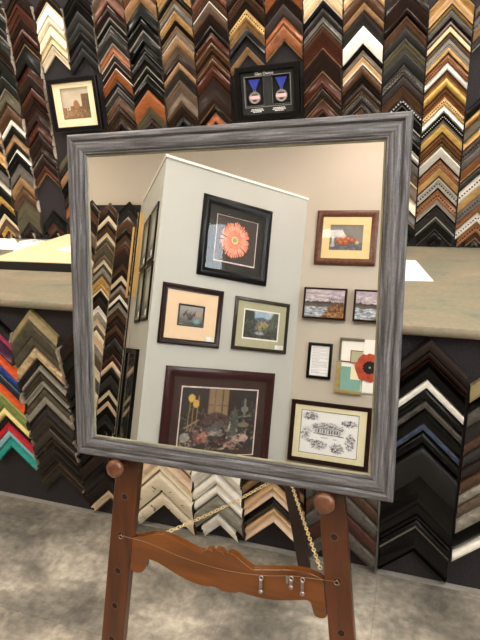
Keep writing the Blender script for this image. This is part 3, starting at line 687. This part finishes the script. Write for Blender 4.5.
# on the display wall
M_blkframe = mat('black_picture_frame', (11, 10, 10), .3, c2=(8, 7, 7), scale=(10, 60, 60), spec=.22)
M_crmmat = mat('cream_mat_board', (240, 226, 190), .85, c2=(237, 222, 185))
t = framed('framed_picture', 'small black framed sepia city view in a wide cream mat on the wall', 'picture', (-1.660, -.032, 1.606), 0, .280, .246, .022, .020, M_blkframe, 'flat',
           [(M_crmmat, .160, .143)], art_city, .164, .147, .004, .006, glass=False)
t.rotation_euler = (0, math.radians(-1.0), 0)
b = MB(); b.box(-.09, .09, -.0005, .0315, -.08, .08); b.build('hanging_block', M_blackgap, t)
sg = mat('pencil_grey', (170, 158, 140), .9)
b = MB()
for i in range(5): b.box(-.098 + i * .006, -.094 + i * .006, -.0125, -.0119, -.082, -.0805)
b.build('pencil_signature', sg, t)

# medal shadow box
def text_mesh(name, body, size, m, parent, x, y, z, ext=.0004):
    cu = bpy.data.curves.new(name, 'FONT'); cu.body = body; cu.size = size; cu.align_x = 'CENTER'; cu.extrude = ext
    o = bpy.data.objects.new(name, cu); COL.objects.link(o); bpy.context.view_layer.update()
    me = bpy.data.meshes.new_from_object(o.evaluated_get(bpy.context.evaluated_depsgraph_get())); bpy.data.objects.remove(o)
    me.materials.clear(); me.materials.append(m)
    me.transform(Matrix.Translation((x, y, z)) @ Matrix.Rotation(math.pi / 2, 4, 'X')); me.name = name
    return link(name, me, parent)
mb = empty('medal_shadow_box', 'black shadow box frame holding two medals on blue ribbons', 'framed medals', (-.669, -.030, 1.598), 0)
mb.rotation_euler = (0, math.radians(-1.2), 0)
b = MB(); ring(b, .285, .218, [(0, 0), (0, .030), (.004, .034), (.020, .034), (.024, .028), (.024, .004)]); b.build('frame', M_blkframe, mb, smooth=True)
b = MB(); b.box(-.1, .1, 0.0005, .0295, -.08, .08); b.build('hanging_block', M_blackgap, mb)
M_dkmat = mat('black_mat_board', (30, 31, 32), .8, c2=(24, 25, 26), scale=(200, 200, 200)); M_vel = mat('black_velvet', (14, 14, 17), .95)
M_slvl = mat('silver_fillet', (150, 150, 146), .35, .5)
IM = Matrix.Translation((0, 0, .008)) @ Matrix.Diagonal((1.24, 1, 1.14, 1))
b = MB(); flat_ring(b, .24, .172, .204, .122, .018, .002, .0, .006); b.build('mat_board', M_dkmat, mb)
b = MB(); b.box(-.119, .119, -.008, -.006, -.085, .085); b.build('backing_board', M_vel, mb)
b = MB(); flat_ring(b, .170, .112, .164, .106, .0202, .001, 0, 0); 
b.v = [(x, y, z - .002) for x, y, z in b.v]; b.build('silver_fillet', M_slvl, mb, IM)
b = MB(); b.box(-.014, .014, -.0195, -.009, -.055, .051); b.build('mat_bar', M_dkmat, mb, IM)
b = MB()
for sx in (-.049, .049):
    for q in ((-.034, -.0325, -.05, .046), (.0325, .034, -.05, .046), (-.034, .034, -.0515, -.05)): b.box(sx + q[0], sx + q[1], -.0125, -.0085, q[2], q[3])
b.build('window_fillet', M_slvl, mb, IM)
M_rib = mat('blue_ribbon', (44, 62, 168), .7, c2=(32, 46, 140), scale=(300, 20, 20)); M_med = mat('silver_medal', (190, 184, 182), .3, .7)
M_mpk = mat('pale_pink_enamel', (226, 190, 196), .4); M_mrd = mat('dark_medal_relief', (70, 40, 40), .5)
for sx in (-.049, .049):
    b = MB(); b.prism([(sx - .021, .043), (sx + .021, .043), (sx + .004, .005), (sx - .004, .005)], -.0145, -.0105)
    rb = b.build('ribbon', M_rib, mb, IM)
    b = MB(); b.tube([(sx + .004 * math.cos(a), -.0125, .003 + .004 * math.sin(a)) for a in np.linspace(0, 2 * math.pi, 12)[:-1]], .0012, 6, closed=True); b.build('ribbon_ring', M_med, rb)
    b = MB(); b.lathe([(.0005, -.0160), (.018, -.0160), (.0205, -.0165), (.0215, -.0150), (.0215, -.0110), (.0005, -.0105)], (sx, 0, -.022), 'y', 28); md = b.build('medal', M_med, mb, IM, smooth=True)
    b = MB(); b.box(sx - .0185, sx + .0185, -.0168, -.0158, -.027, -.015); b.build('enamel_band', M_mpk, md)
    b = MB(); b.prism([(sx - .012, -.010), (sx + .012, -.010), (sx + .008, -.014), (sx - .008, -.014)], -.0167, -.0159)
    b.prism([(sx - .009, -.029), (sx + .009, -.029), (sx + .005, -.036), (sx - .005, -.036)], -.0167, -.0159); b.build('relief', M_mrd, md)
M_ink = mat('white_lettering', (236, 236, 234), .7, c2=(232, 232, 230))
text_mesh('title_lettering', 'Glen Owens', .0165, M_ink, mb, -.012, -.0206, .0715, .0006)
b = MB(); rr = random.Random(4)
for sx in (-.05, .05):
    for k, (n_, wd) in enumerate(((5, .052), (6, .06), (4, .04))):
        x = sx - wd / 2
        while x < sx + wd / 2:
            q = rr.uniform(.004, .009); b.box(x, min(x + q, sx + wd / 2), -.0206, -.0201, -.0668 - k * .0056, -.0636 - k * .0056); x += q + .002
b.build('caption_lines', M_ink, mb)

# things lying on the counter
M_tanb = mat('tan_board', (234, 208, 166), .7, c2=(230, 203, 160), scale=(5, 5, 5))
bd = empty('cutting_board', 'large flat tan topped board with black sides lying on the counter', 'board', (-1.3, -.35, .92))
b = MB(); b.box(-.52, .50, -.297, .297, 0, .0375); b.build('board_sides', M_blackgap, bd, bevel=.002)
b = MB(); b.box(-.518, .498, -.295, .295, .0376, .041); b.build('board_top', M_tanb, bd)
def sheet(name, label, pts, z, th=.0008, m=None, group=None):
    b = MB(); n = len(pts)
    b.v = [(x, y, z) for x, y in pts] + [(x, y, z + th) for x, y in pts]
    b.f = [tuple(range(n - 1, -1, -1)), tuple(range(n, 2 * n))] + [(i, (i + 1) % n, n + (i + 1) % n, n + i) for i in range(n)]; b.m = [0] * (n + 2)
    o = b.build(name, m or M_white); 
    cx = sum(p[0] for p in pts) / n; cy = sum(p[1] for p in pts) / n
    o.data.transform(Matrix.Translation((-cx, -cy, -z))); o.location = (cx, cy, z)
    return tag(o, label, 'paper', group)
sheet('paper_sheet', 'white paper sheet on the tan board beside the mirror frame', [(-1.63, -.418), (-1.41, -.49), (-1.33, -.25), (-1.55, -.18)], .9612)
sheet('paper_sheet', 'blank white paper sheet on the counter right of the mirror', [(-.20, -.585), (.057, -.566), (-.008, -.268), (-.24, -.262)], .9203)
sheet('paper_sheet', 'white paper sheet at the far left end of the counter', [(-2.38, -.01), (-2.22, -.008), (-2.005, -.215), (-2.0, -.285), (-2.15, -.27)], .9203)
p2 = sheet('paper_sheet', 'white paper with black printed strokes behind the tan board', [(-2.13, -.075), (-2.08, -.02), (-1.935, -.07), (-1.86, -.20), (-1.95, -.34)], .9214)
b = MB()
for k in range(2): b.prism([(-.075 + k * .03, .055), (-.066 + k * .03, .052), (-.045 + k * .03, .092), (-.054 + k * .03, .095)], 0, .0003)
b.v = [(x, z, .0009 + y) for x, y, z in b.v]; b.build('printed_strokes', M_blackgap, p2)

# ------------------------------------------------------------------ mirror on its easel: local x along the frame, y into the back, z up the frame
AX, AU, AN = Vector((0.99989556, -0.00522267, 0.01347589)), Vector((-0.0120145, 0.21787877, 0.97590189)), Vector((-0.00803293, -0.97596187, 0.21779327))
C0 = Vector((-0.38566894, -1.49477449, 1.10765566))
def plane_matrix(o): return Matrix(((AX.x, -AN.x, AU.x, o.x), (AX.y, -AN.y, AU.y, o.y), (AX.z, -AN.z, AU.z, o.z), (0, 0, 0, 1)))
MM = plane_matrix(C0)
base_pt = C0 - AU * .368
grey_stops = [(0.30, (54, 53, 53)), (0.43, (80, 79, 80)), (0.54, (101, 100, 103)), (0.66, (128, 128, 133)), (0.80, (112, 106, 101))]
M_gx = multi_mat('weathered_grey_wood_across', grey_stops, (9, 60, 190), .55, detail=7, dist=.5, bump=.5, spec=.3, fine=(220, .12))
M_gz = multi_mat('weathered_grey_wood_upright', grey_stops, (190, 60, 9), .55, detail=7, dist=.5, bump=.5, spec=.3, fine=(220, .12))
M_lip = mat('dull_gold_sight_edge', (150, 146, 118), .5, .2, c2=(120, 114, 92), scale=(30, 30, 30))
M_mir = bpy.data.materials.new('mirror_silvering'); M_mir.use_nodes = True
pb = M_mir.node_tree.nodes['Principled BSDF']; pb.inputs['Base Color'].default_value = (.93, .94, .93, 1); pb.inputs['Metallic'].default_value = 1; pb.inputs['Roughness'].default_value = 0.0
mr = empty('framed_mirror', 'square mirror in a weathered grey wood frame standing on the wooden easel', 'mirror', matrix=plane_matrix(base_pt))
OFF = Matrix.Translation((0, 0, .368))
HW, HH = .3655, .368
MP = [(0, .031), (0, .003), (.0015, .0008), (.004, 0), (.0115, 0), (.0135, .0022), (.015, .0045), (.017, .0042), (.0185, .002), (.0205, .0012), (.030, .0022), (.0375, .0048),
      (.0385, .0072), (.040, .0075), (.0412, .0058), (.0420, .0056), (.0440, .0088), (.0450, .0112), (.0450, .031)]
def rail(side):
    b = MB(); loops = []
    for t, y in MP:
        X, Z = HW - t, HH - t
        loops.append({'top': [(-X, y, Z), (X, y, Z)], 'bottom': [(X, y, -Z), (-X, y, -Z)], 'left': [(-X, y, -Z), (-X, y, Z)], 'right': [(X, y, Z), (X, y, -Z)]}[side])
    b.quadstrip(loops); b.quadstrip([loops[-1], loops[0]])
    b.face([l[0] for l in loops]); b.face([l[1] for l in reversed(loops)])
    o = b.build('frame_rail', M_gx if side in ('top', 'bottom') else M_gz, mr, OFF, smooth=True)
    return o
for sd in ('top', 'bottom', 'left', 'right'): rail(sd)
loops = []
for t, y in ((.0451, .0150), (.0451, .0100), (.0465, .0100), (.0485, .0124), (.0485, .0150)):
    X, Z = HW - t, HH - t; loops.append([(-X, y, -Z), (X, y, -Z), (X, y, Z), (-X, y, Z)])
b.quadstrip(loops, True); b.quadstrip([loops[-1], loops[0]], True); b.build('sight_edge', M_lip, mr, OFF)
b = MB(); b.box(-.3202, .3202, .0126, .0165, -.3227, .3227); b.build('mirror_glass', M_mir, mr, OFF)
b = MB(); b.box(-.3200, .3200, .0170, .0290, -.3225, .3225); b.build('backing_board', M_blackgap, mr, OFF)

# easel
M_ez = mat('cherry_stained_wood', (94, 48, 17), .28, c2=(46, 22, 9), scale=(26, 26, 3), detail=6, coat=.35, ramp=(.22, .7), dist=.6)
M_ezx = mat('cherry_stained_wood_across', (120, 68, 23), .24, c2=(74, 40, 13), scale=(3, 26, 26), detail=6, coat=.4, ramp=(.22, .7), dist=.6)
M_peg = mat('turned_peg_wood', (112, 70, 48), .25, c2=(76, 44, 30), scale=(60, 60, 60), coat=.4)
M_ezd = mat('dark_stained_wood', (52, 28, 20), .4, c2=(32, 18, 14), scale=(26, 26, 3))
M_hole = mat('peg_hole_painted_shade', (30, 16, 10), .9); M_rim = mat('peg_hole_rim', (96, 58, 34), .5)  # holes are flush discs; the shade inside them is put into the dark colour
ez_base = Vector((-.386, -1.73, 0)); 
EZ = empty('display_easel', 'cherry brown wooden easel with scrolled crossbar holding up the mirror', 'easel', loc=ez_base)
EM = Matrix.Translation(-ez_base) @ MM           # plane coordinates -> easel's own
def vfloor(u, y): return -(C0.z - AN.z * y + AX.z * u - .0005) / AU.z
def leg(u0, u1, slope, side):
    """u at height v: u0 + slope * (v + .416)"""
    ya, yb = .0335, .0585; vt = .30
    b = MB(); cs = []
    for v in (None, vt):
        for (e, y) in ((u0, ya), (u1, ya), (u1, yb), (u0, yb)):
            vv = vt if v is not None else vfloor(e + slope * -.71, y)
            cs.append((e + slope * (vv + .416), y, vv))
    b.v = cs; b.f = [(3, 2, 1, 0), (4, 5, 6, 7), (0, 1, 5, 4), (1, 2, 6, 5), (2, 3, 7, 6), (3, 0, 4, 7)]; b.m = [0] * 6
    l = b.build('front_leg', M_ez, EZ, EM, bevel=.003)
    return l
LSL, RSL = .118, -.105
lL = leg(-.281, -.219, LSL, 0); lR = leg(.2145, .2705, RSL, 1)
def holes(legobj, c, slope, vs):
    for v in vs:
        u = c + slope * (v + .416)
        b = MB(); b.lathe([(.0005, .0334), (.0072, .0334), (.0085, .0329), (.0098, .0333), (.0098, .0336)], (u, 0, v), 'y', 18)
        b.f = [f for f in b.f]; 
        b.m = [1 if i >= 18 else 0 for i in range(len(b.f))]
        b.build('peg_hole', [M_hole, M_rim], legobj)
holes(lL, -.250, LSL, (-.476, -.578, -.675, -.772, -.868)); holes(lR, .2425, RSL, (-.480, -.579, -.697, -.80))
# pegs the frame rests on
for cu, lg in ((-.259, lL), (.232, lR)):
    b = MB(); b.lathe([(.0005, -.012), (.010, -.0115), (.0175, -.0098), (.0212, -.0066), (.0222, -.002), (.0222, .003), (.0205, .006), (.0125, .0072), (.0125, .0335)], (cu, 0, -.3905), 'y', 32)
    b.build('support_peg', M_peg, lg, smooth=True)
# scrolled crossbar
top = [(-.2440, -.583), (-.225, -.576), (-.205, -.569), (-.180, -.560), (-.157, -.557), (-.130, -.561), (-.104, -.569), (-.066, -.580), (-.052, -.578), (-.043, -.571), (-.034, -.569), (-.029, -.5735),
       (-.020, -.567), (-.008, -.5675), (.001, -.5745), (.008, -.569), (.020, -.5685), (.030, -.573), (.046, -.584), (.066, -.595), (.080, -.594), (.118, -.586), (.160, -.577), (.190, -.5755), (.215, -.580), (.2295, -.586)]
bot = [(.2390, -.668), (.233, -.6745), (.220, -.676), (.212, -.671), (.2075, -.658), (.203, -.645), (.194, -.641), (.178, -.645), (.154, -.651), (.120, -.6585), (.088, -.661), (.058, -.660), (.040, -.6585), (.030, -.6625),
       (.012, -.6655), (-.004, -.666), (-.014, -.6625), (-.027, -.6605), (-.046, -.6635), (-.066, -.6635), (-.092, -.659), (-.118, -.651), (-.148, -.640), (-.172, -.631), (-.190, -.628), (-.200, -.629),
       (-.2035, -.638), (-.2045, -.650), (-.210, -.661), (-.221, -.6685), (-.236, -.670), (-.2530, -.664)]
pl = [(p.x, p.y) for p in spline([(a, b_, 0) for a, b_ in top], 4)] + [(p.x, p.y) for p in spline([(a, b_, 0) for a, b_ in bot], 4)]
b = MB(); b.prism(pl, .0365, .0555); br = b.build('crossbar', M_ezx, EZ, EM, bevel=.0032)
# rear leg and top rail (behind the mirror)
EMi = EM.inverted()
b = MB(); b.box(-.165, .165, .036, .056, .225, .275); b.build('top_rail', M_ez, EZ, EM, bevel=.003)
ht = (MM @ Vector((.02, .072, .262))); ft = Vector((-.297, -1.075, 0))
dv = ht - ft; wv = Vector((1, 0, 0)); ov = dv.cross(wv).normalized()
b = MB(); cs = []
for q, p in ((0, ft), (1, ht)):
    for sx, sy in ((-1, -1), (1, -1), (1, 1), (-1, 1)):
        v = p + wv * (.020 * sx) + ov * (.010 * sy)
        if q == 0: v = v - dv * (v.z / dv.z) + Vector((0, 0, .0004))
        cs.append(v - ez_base)
b.v = [tuple(v) for v in cs]; b.f = [(3, 2, 1, 0), (4, 5, 6, 7), (0, 1, 5, 4), (1, 2, 6, 5), (2, 3, 7, 6), (3, 0, 4, 7)]; b.m = [0] * 6
b.build('rear_leg', M_ezd, EZ, bevel=.002)
# chains from the crossbar back to the rear leg
M_brass = mat('brass_chain_link', (240, 220, 172), .3, .45, c2=(228, 204, 150))
def chain(pa, pb, sag, name):
    n = int((pb - pa).length / .0100); b = MB()
    d = (pb - pa)
    for i in range(n):
        f = (i + .5) / n; p = pa + d * f + Vector((0, 0, -sag * 4 * f * (1 - f)))
        t = (d + Vector((0, 0, -sag * 4 * (1 - 2 * f)))).normalized(); s_ = t.orthogonal().normalized(); w_ = t.cross(s_)
        a_ = .6 + (1.5708 if i % 2 else 0); s2 = s_ * math.cos(a_) + w_ * math.sin(a_)
        pts = [p + t * .0068 * math.cos(k * math.pi / 5) + s2 * .0040 * math.sin(k * math.pi / 5) for k in range(10)]
        b.tube([q - ez_base for q in pts], .0011, 6, closed=True)
    b.build(name, M_brass, EZ, smooth=True, merge=False)
hub = ft + dv * (.505 / dv.z) - Vector((0, .012, 0))
chain(MM @ Vector((.219, .058, -.574)), hub, .006, 'chain'); chain(MM @ Vector((-.158, .058, -.562)), hub, .012, 'chain')
# wire strung between the two legs, and the cord hanging from its right end
M_wire = mat('steel_wire', (136, 110, 84), .4, .6)
wp = spline([(-.268, .0325, -.578), (-.23, .0325, -.580), (-.19, .0335, -.584), (-.1, .0335, -.602), (0, .0335, -.610), (.09, .0335, -.6035), (.155, .0335, -.590), (.185, .0335, -.5865), (.259, .0320, -.579)], 5)
b = MB(); b.tube(wp, .0006, 6); wr = b.build('hanging_wire', M_wire, EZ, EM, smooth=True)
for cu in (-.268, .259):
    b = MB(); b.tube([(cu + .005 * math.cos(a), .0290, -.580 + .005 * math.sin(a)) for a in np.linspace(0, 2 * math.pi, 13)[:-1]], .0012, 6, closed=True)
    b.tube([(cu, .0290, -.575), (cu, .036, -.575)], .0012, 6); b.build('screw_eye', M_wire, EZ, EM, smooth=True)
b = MB(); b.tube([(.2585, .0318, -.585), (.263, .0320, -.64), (.2695, .0322, -.692)], .0008, 6); b.build('loose_cord', M_rawd, EZ, EM)
# three steel hangers hooked on the wire
M_steel = mat('steel_hanger', (176, 172, 166), .3, .85, c2=(130, 126, 120), scale=(90, 90, 90))
def hanger(u, v, ln, lab, dbl=False):
    p = MM @ Vector((u, .0335, v))
    o_b = MB(); o_b.tube([(.0045 * math.cos(a), .0, -.002 + .0045 * math.sin(a)) for a in np.linspace(0, 2 * math.pi, 13)[:-1]], .0014, 6, closed=True)
    t = empty('picture_hanger', lab, 'hanger', group='steel picture hangers on the easel wire', matrix=plane_matrix(p - AU * .0017 + AN * .0036))
    o_b.build('eye', M_steel, t, smooth=True)
    b = MB(); b.box(-.0036, .0036, -.0028, -.0010, -ln, -.006)
    if dbl: b.box(-.012, -.006, -.0026, -.0010, -ln * .65, .003)
    b.build('strap', M_steel, t, bevel=.0006)
    b = MB(); b.lathe([(.0003, -.0060), (.0035, -.0052), (.0052, -.0028), (.0048, -.0006), (.0003, .0006)], (0, 0, -ln), 'y', 16); b.build('button_end', M_steel, t, smooth=True)
hanger(.0915, -.6035, .034, 'steel picture hanger on the easel wire, the one nearest the crossbar middle')
hanger(.160, -.589, .022, 'short double steel picture hanger, middle of the three on the wire', True)
hanger(.1855, -.5865, .033, 'steel picture hanger on the easel wire nearest the right leg')

# ------------------------------------------------------------------ pictures across the room (the mirror shows them)
pd = Vector((0.6297042, -0.77683501, 0)); pn = Vector((.77683501, .6297042, 0))
ROT_P = math.atan2(pn.x, -pn.y); ROT_B = math.pi
sd_ = Vector((PC[0] - PB[0], PC[1] - PB[1], 0)).normalized(); sn = Vector((sd_.y, -sd_.x, 0))
ROT_S = math.atan2(sn.x, -sn.y)
def on_part(s, z): p = Vector((PA[0], PA[1], 0)) + pd * s + pn * .0008; return (p.x, p.y, z)
def on_side(s, z): p = Vector((PB[0], PB[1], 0)) + sd_ * s + sn * .0008; return (p.x, p.y, z)
M_brn = mat('walnut_frame', (110, 64, 40), .35, c2=(72, 40, 26), scale=(30, 30, 30), detail=6); M_brg = mat('burgundy_frame', (56, 22, 24), .3, c2=(44, 17, 19), scale=(6, 6, 6), spec=.3, coat=.1)
M_dkf = mat('dark_brown_frame', (44, 22, 18), .28, c2=(30, 15, 13), scale=(20, 40, 40), spec=.25); M_brz = mat('dark_bronze_frame', (58, 48, 36), .35, .3, c2=(34, 28, 22), scale=(40, 40, 40))
M_butter = mat('butter_mat', (238, 214, 160), .85, c2=(235, 211, 156)); M_peach = mat('peach_mat', (236, 208, 174), .85, c2=(233, 205, 171)); M_sage = mat('sage_mat', (178, 176, 146), .85, c2=(174, 172, 142))
M_dbm = mat('dark_brown_mat', (58, 38, 34), .85, c2=(52, 33, 30)); M_pinkw = mat('pinkish_white_fillet', (236, 220, 214), .7); M_pale = mat('pale_cream_mat', (238, 230, 196), .85, c2=(235, 227, 192))
M_dgrn = mat('dark_green_inner_frame', (44, 50, 42), .4, c2=(30, 34, 28)); M_gmat = mat('grey_green_mat', (150, 150, 134), .85)
M_lab = mat('white_label', (240, 240, 236), .8)
GB = 'framed pictures on the grey gallery walls'
def sticker(parent, x0, x1, z0, z1, y):
    b = MB(); b.box(x0, x1, y - .0006, y, z0, z1); tag(b.build('price_label', M_lab, parent), 'white price label')
# the flower
t = framed('framed_picture', 'black framed salmon flower print hanging highest on the angled partition', 'picture', on_part(-.7535, 1.9915), ROT_P, .705, .686, .070, .035, M_black, 'wide',
           [(M_dkmat, .412, .397)], art_flower, .404, .390, 0, .004, True)
b = MB(); flat_ring(b, .420, .404, .406, .390, .0135, .0012, 0, .004); b.build('white_fillet', M_pinkw, t)
def flower(parent, y, cx, cz, rx, rz):
    M_pet = mat('salmon_petal', (234, 118, 90), .6, c2=(244, 156, 128), scale=(30, 30, 30)); M_pet2 = mat('pale_petal', (248, 184, 158), .6, c2=(242, 158, 130)); M_gc = mat('green_flower_eye', (130, 160, 90), .7, c2=(190, 190, 120), scale=(80, 80, 80))
    M_yc = mat('cream_flower_ring', (250, 214, 160), .7)
    b = MB(); rr = random.Random(2)
    for lay, (n, r0, r1, dy) in enumerate(((46, .3, 1.0, 0), (38, .28, .80, .0006), (28, .2, .56, .0012))):
        for i in range(n):
            a = 2 * math.pi * (i + .5 * (lay % 2)) / n + rr.uniform(-.05, .05); hwid = math.pi / n * .95; rr1 = r1 * rr.uniform(.95, 1.05)
            pts = [(r0, -hwid * .6), (rr1 * .7, -hwid), (rr1 * .93, -hwid * .8), (rr1, 0), (rr1 * .93, hwid * .8), (rr1 * .7, hwid), (r0, hwid * .6)]
            b.face([(cx + rx * r * math.cos(a + e), y - dy - .0001 * (i % 3), cz + rz * r * math.sin(a + e)) for r, e in pts], lay % 2)
    o = b.build('flower', [M_pet, M_pet2], parent, merge=False)
    b = MB(); b.lathe([(.0002, y - .0018), (rx * .24, y - .0016), (rx * .25, y)], (cx, 0, cz), 'y', 24); b.build('flower_ring', M_yc, o)
    b = MB(); b.lathe([(.0002, y - .0026), (rx * .15, y - .0022), (rx * .16, y - .0010)], (cx, 0, cz), 'y', 24); b.build('flower_eye', M_gc, o)
flower(t, -.0092, 0.012, .006, .146, .160)
b = MB(); b.box(.125, .19, -.0152, -.0146, -.250, -.238); b.build('signature_plate', M_blackgap, t)
# geese, valley, band still life
t = framed('framed_picture', 'small geese print in a wide peach mat, left of the valley picture', 'picture', on_part(-1.110, 1.295), ROT_P, .565, .490, .047, .028, M_dkf, 'scoop',
           [(M_peach, .246, .182)], art_geese, .216, .152, .004, .002, True)
b = MB(); ring(b, .244, .180, [(0, .009), (0, .0155), (.004, .0165), (.012, .0150), (.013, .009)]); b.v = [(x + .004, y, z + .002) for x, y, z in b.v]; b.build('inner_frame', M_dgrn, t)
sticker(t, -.228, -.150, -.195, -.155, -.0158)
t = framed('framed_picture', 'mountain valley print in a sage mat, right of the geese picture', 'picture', on_part(-.4085, 1.291), ROT_P, .588, .462, .030, .024, M_brz, 'flat',
           [(M_sage, .392, .268), (M_white, .366, .242)], art_valley, .37, .246, 0, .003, True)
sticker(t, -.262, -.165, -.198, -.160, -.0148)
t = framed('framed_picture', 'large burgundy framed dark still life with golden trumpets, lowest on the partition', 'picture', on_part(-.7525, .4405), ROT_P, 1.077, .870, .080, .036, M_brg, 'wide',
           [(M_dbm, .762, .580), (M_pinkw, .738, .556)], art_dark, .742, .56, .003, -.010, True)
# back wall right of the partition
def on_back(x, z): return (x, YB + .0008, z)
t = framed('framed_picture', 'walnut framed fruit still life in a butter coloured mat', 'picture', on_back(-.705, 2.180), ROT_B, .562, .512, .060, .034, M_brn, 'wide',
           [(M_butter, .302, .238)], art_fruit, .306, .242, .0, .002, True)
for lb, x, sdv, warm in (('dark framed marsh painting with orange reeds, beside the partition corner', -.850, 61, True), ('dark framed marsh painting with green reeds, under the fruit picture', -.388, 73, False)):
    t = empty('framed_picture', lb, 'picture', on_back(x, 1.556), ROT_B)
    b = MB(); ring(b, .394, .288, [(0, 0), (0, .046), (.002, .048), (.011, .048), (.013, .046), (.013, 0)]); b.build('frame', M_dkf, t)
    b = MB(); b.box(-.180, .180, -.040, -.001, -.127, .127); b.build('canvas_block', M_blackgap, t)
    picture_print('print', -.180, .180, -.127, .127, -.0405, art_marsh(sdv, warm), t, True)
t = framed('framed_document', 'narrow black framed page of printed text above the house drawing', 'framed page', on_back(-.857, 1.028), ROT_B, .224, .328, .026, .02, M_black, 'flat', [], art_doc, .176, .28, 0, 0, True)
t = framed('framed_picture', 'dark framed ink drawing of a house in a pale cream mat', 'picture', on_back(-.716, .377), ROT_B, .728, .556, .040, .026, M_dkf, 'scoop',
           [(M_pale, .522, .386), (M_blackgap, .514, .378)], art_sketch, .516, .38, .004, .002, True)
# poppy collage: four mat and frame corners round a painted poppy
t = empty('poppy_collage', 'collage of mat and frame corners around a painted red poppy', 'wall art', on_back(-.470, 1.010), ROT_B)
M_tealm = mat('teal_mat', (128, 172, 160), .85, c2=(122, 166, 154)); M_rlip = mat('rust_mat_bevel', (140, 70, 54), .7); M_sfr = mat('aged_silver_rail', (138, 130, 116), .35, .5); M_gfr = mat('pale_gold_rail', (206, 184, 124), .35, .5)
b = MB(); b.box(-.20, .20, -.012, -.0005, -.235, .235); b.build('backing_board', M_white, t)
X = lambda px: -(px + .470)       # world x on the wall -> own x
def rect(nm, m, xa, xb, za, zb, y0, y1):
    b = MB(); lo, hi = sorted((X(xa), X(xb))); b.box(lo, hi, -y1, -y0, za - 1.010, zb - 1.010); return b.build(nm, m, t)
rect('white_mat_corner', M_white, -.664, -.475, 1.050, 1.240, .0122, .020); rect('mat_bevel', M_rlip, -.58, -.468, 1.035, 1.150, .0202, .022); rect('mat_opening', M_sage, -.572, -.468, 1.04, 1.142, .0222, .0236)
rect('frame_rail', M_sfr, -.682, -.464, 1.236, 1.258, .0122, .034); rect('frame_rail', M_sfr, -.682, -.664, 1.050, 1.2355, .0122, .034); rect('mat_bevel', M_rlip, -.664, -.464, 1.040, 1.0495, .0122, .0195)
rect('white_mat_corner', M_white, -.46, -.27, 1.045, 1.255, .0122, .022)
rect('teal_mat_corner', M_tealm, -.655, -.475, .790, 1.000, .0122, .024); rect('mat_opening', M_pale, -.566, -.470, .888, 1.004, .0242, .0255)
rect('frame_rail', M_gfr, -.696, -.464, .762, .790, .0122, .036); rect('frame_rail', M_gfr, -.696, -.656, .7905, 1.030, .0122, .036)
rect('white_mat_corner', M_white, -.458, -.27, .785, .990, .0122, .022); rect('mat_bevel', M_tealm, -.4635, -.4585, .785, .99, .0122, .023)
M_pop = mat('poppy_red_petal', (196, 78, 44), .7, c2=(150, 52, 30), scale=(22, 22, 22), detail=6); M_pc = mat('poppy_dark_heart', (26, 22, 24), .8, c2=(12, 10, 12), scale=(90, 90, 90)); M_ps = mat('poppy_pale_seed', (190, 190, 180), .8)
b = MB(); rr = random.Random(12)
for i in range(7):
    a0 = i * 2 * math.pi / 7; pts = []
    for k in range(14):
        e = k / 14 * 2 * math.pi
        r = .085 * (1 + .06 * math.sin(5 * e + i)); pts.append((X(-.412) + .062 * math.cos(a0) + r * math.cos(e) * .72, -.0262 - .0004 * i, -.005 + .062 * math.sin(a0) + r * math.sin(e) * .80))
    b.face(pts)
pp = b.build('poppy', M_pop, t, merge=False)
b = MB(); pts = []
for k in range(26):
    e = k / 26 * 2 * math.pi; r = .052 * (1 + .22 * (k % 2)); pts.append((X(-.405) + r * math.cos(e), -.0296, -.004 + r * math.sin(e)))
b.face(pts); ph = b.build('poppy_heart', M_pc, pp)
b = MB(); b.lathe([(.0004, -.0312), (.008, -.0310), (.009, -.0297)], (X(-.403), 0, -.002), 'y', 14); b.build('poppy_seed_head', M_ps, ph)
# partition's far face: a block of four small pictures and a tall one below
for (s, z, lb, sd2) in ((.345, 1.972, 'upper of two small black framed grey prints nearest the partition edge', 1), (.835, 1.972, 'upper of two small black framed grey prints nearer the gold mouldings', 2),
                       (.315, 1.468, 'lower of two small black framed grey prints nearest the partition edge', 3), (.815, 1.468, 'lower of two small black framed grey prints nearer the gold mouldings', 4)):
    t = framed('framed_picture', lb, 'picture', on_side(s, z), ROT_S, .41, .485, .028, .014, M_black, 'flat', [(M_gmat, .30, .39)], art_grey(60 + sd2), .31, .40, 0, 0, True, group='small grey prints on the narrow side of the partition', glass=False)
    sticker(t, -.12, -.03, -.195, -.145, -.0098)
t = framed('framed_picture', 'wide black framed piece with pale arcs, low on the narrow side of the partition', 'picture', on_side(.90, .515), ROT_S, .93, .93, .05, .03, M_black, 'flat', [], art_arcs, .84, .84, 0, 0, True)
M_gst = mat('gold_leaf_strip', (226, 190, 122), .35, .3, c2=(206, 164, 96), scale=(60, 60, 8))
def strip(label, x, y, z0, z1, ang, dpt):
    o = empty('moulding_length', label, 'moulding', (x, y, z0), ang, group='gold moulding lengths in the far corner')
    b = MB(); b.prism([(-.012, 0), (-.011, -dpt * .8), (-.005, -dpt), (.005, -dpt * .86), (.012, -dpt * .6), (.012, 0)], 0, z1 - z0)
    b.v = [(x_, z_, y_) for x_, y_, z_ in b.v]; b.build('gilded_strip', M_gst, o)
    return o
p = Vector((PB[0], PB[1], 0)) + sd_ * 1.235 + sn * .0008
strip('longer gold moulding length hanging beside the small grey prints', p.x, p.y, 1.50, 2.37, ROT_S, .045)
strip('shorter gold moulding length hanging against the far moulding corners', -2.925, YB + .044, 1.50, 2.25, math.pi, .016)
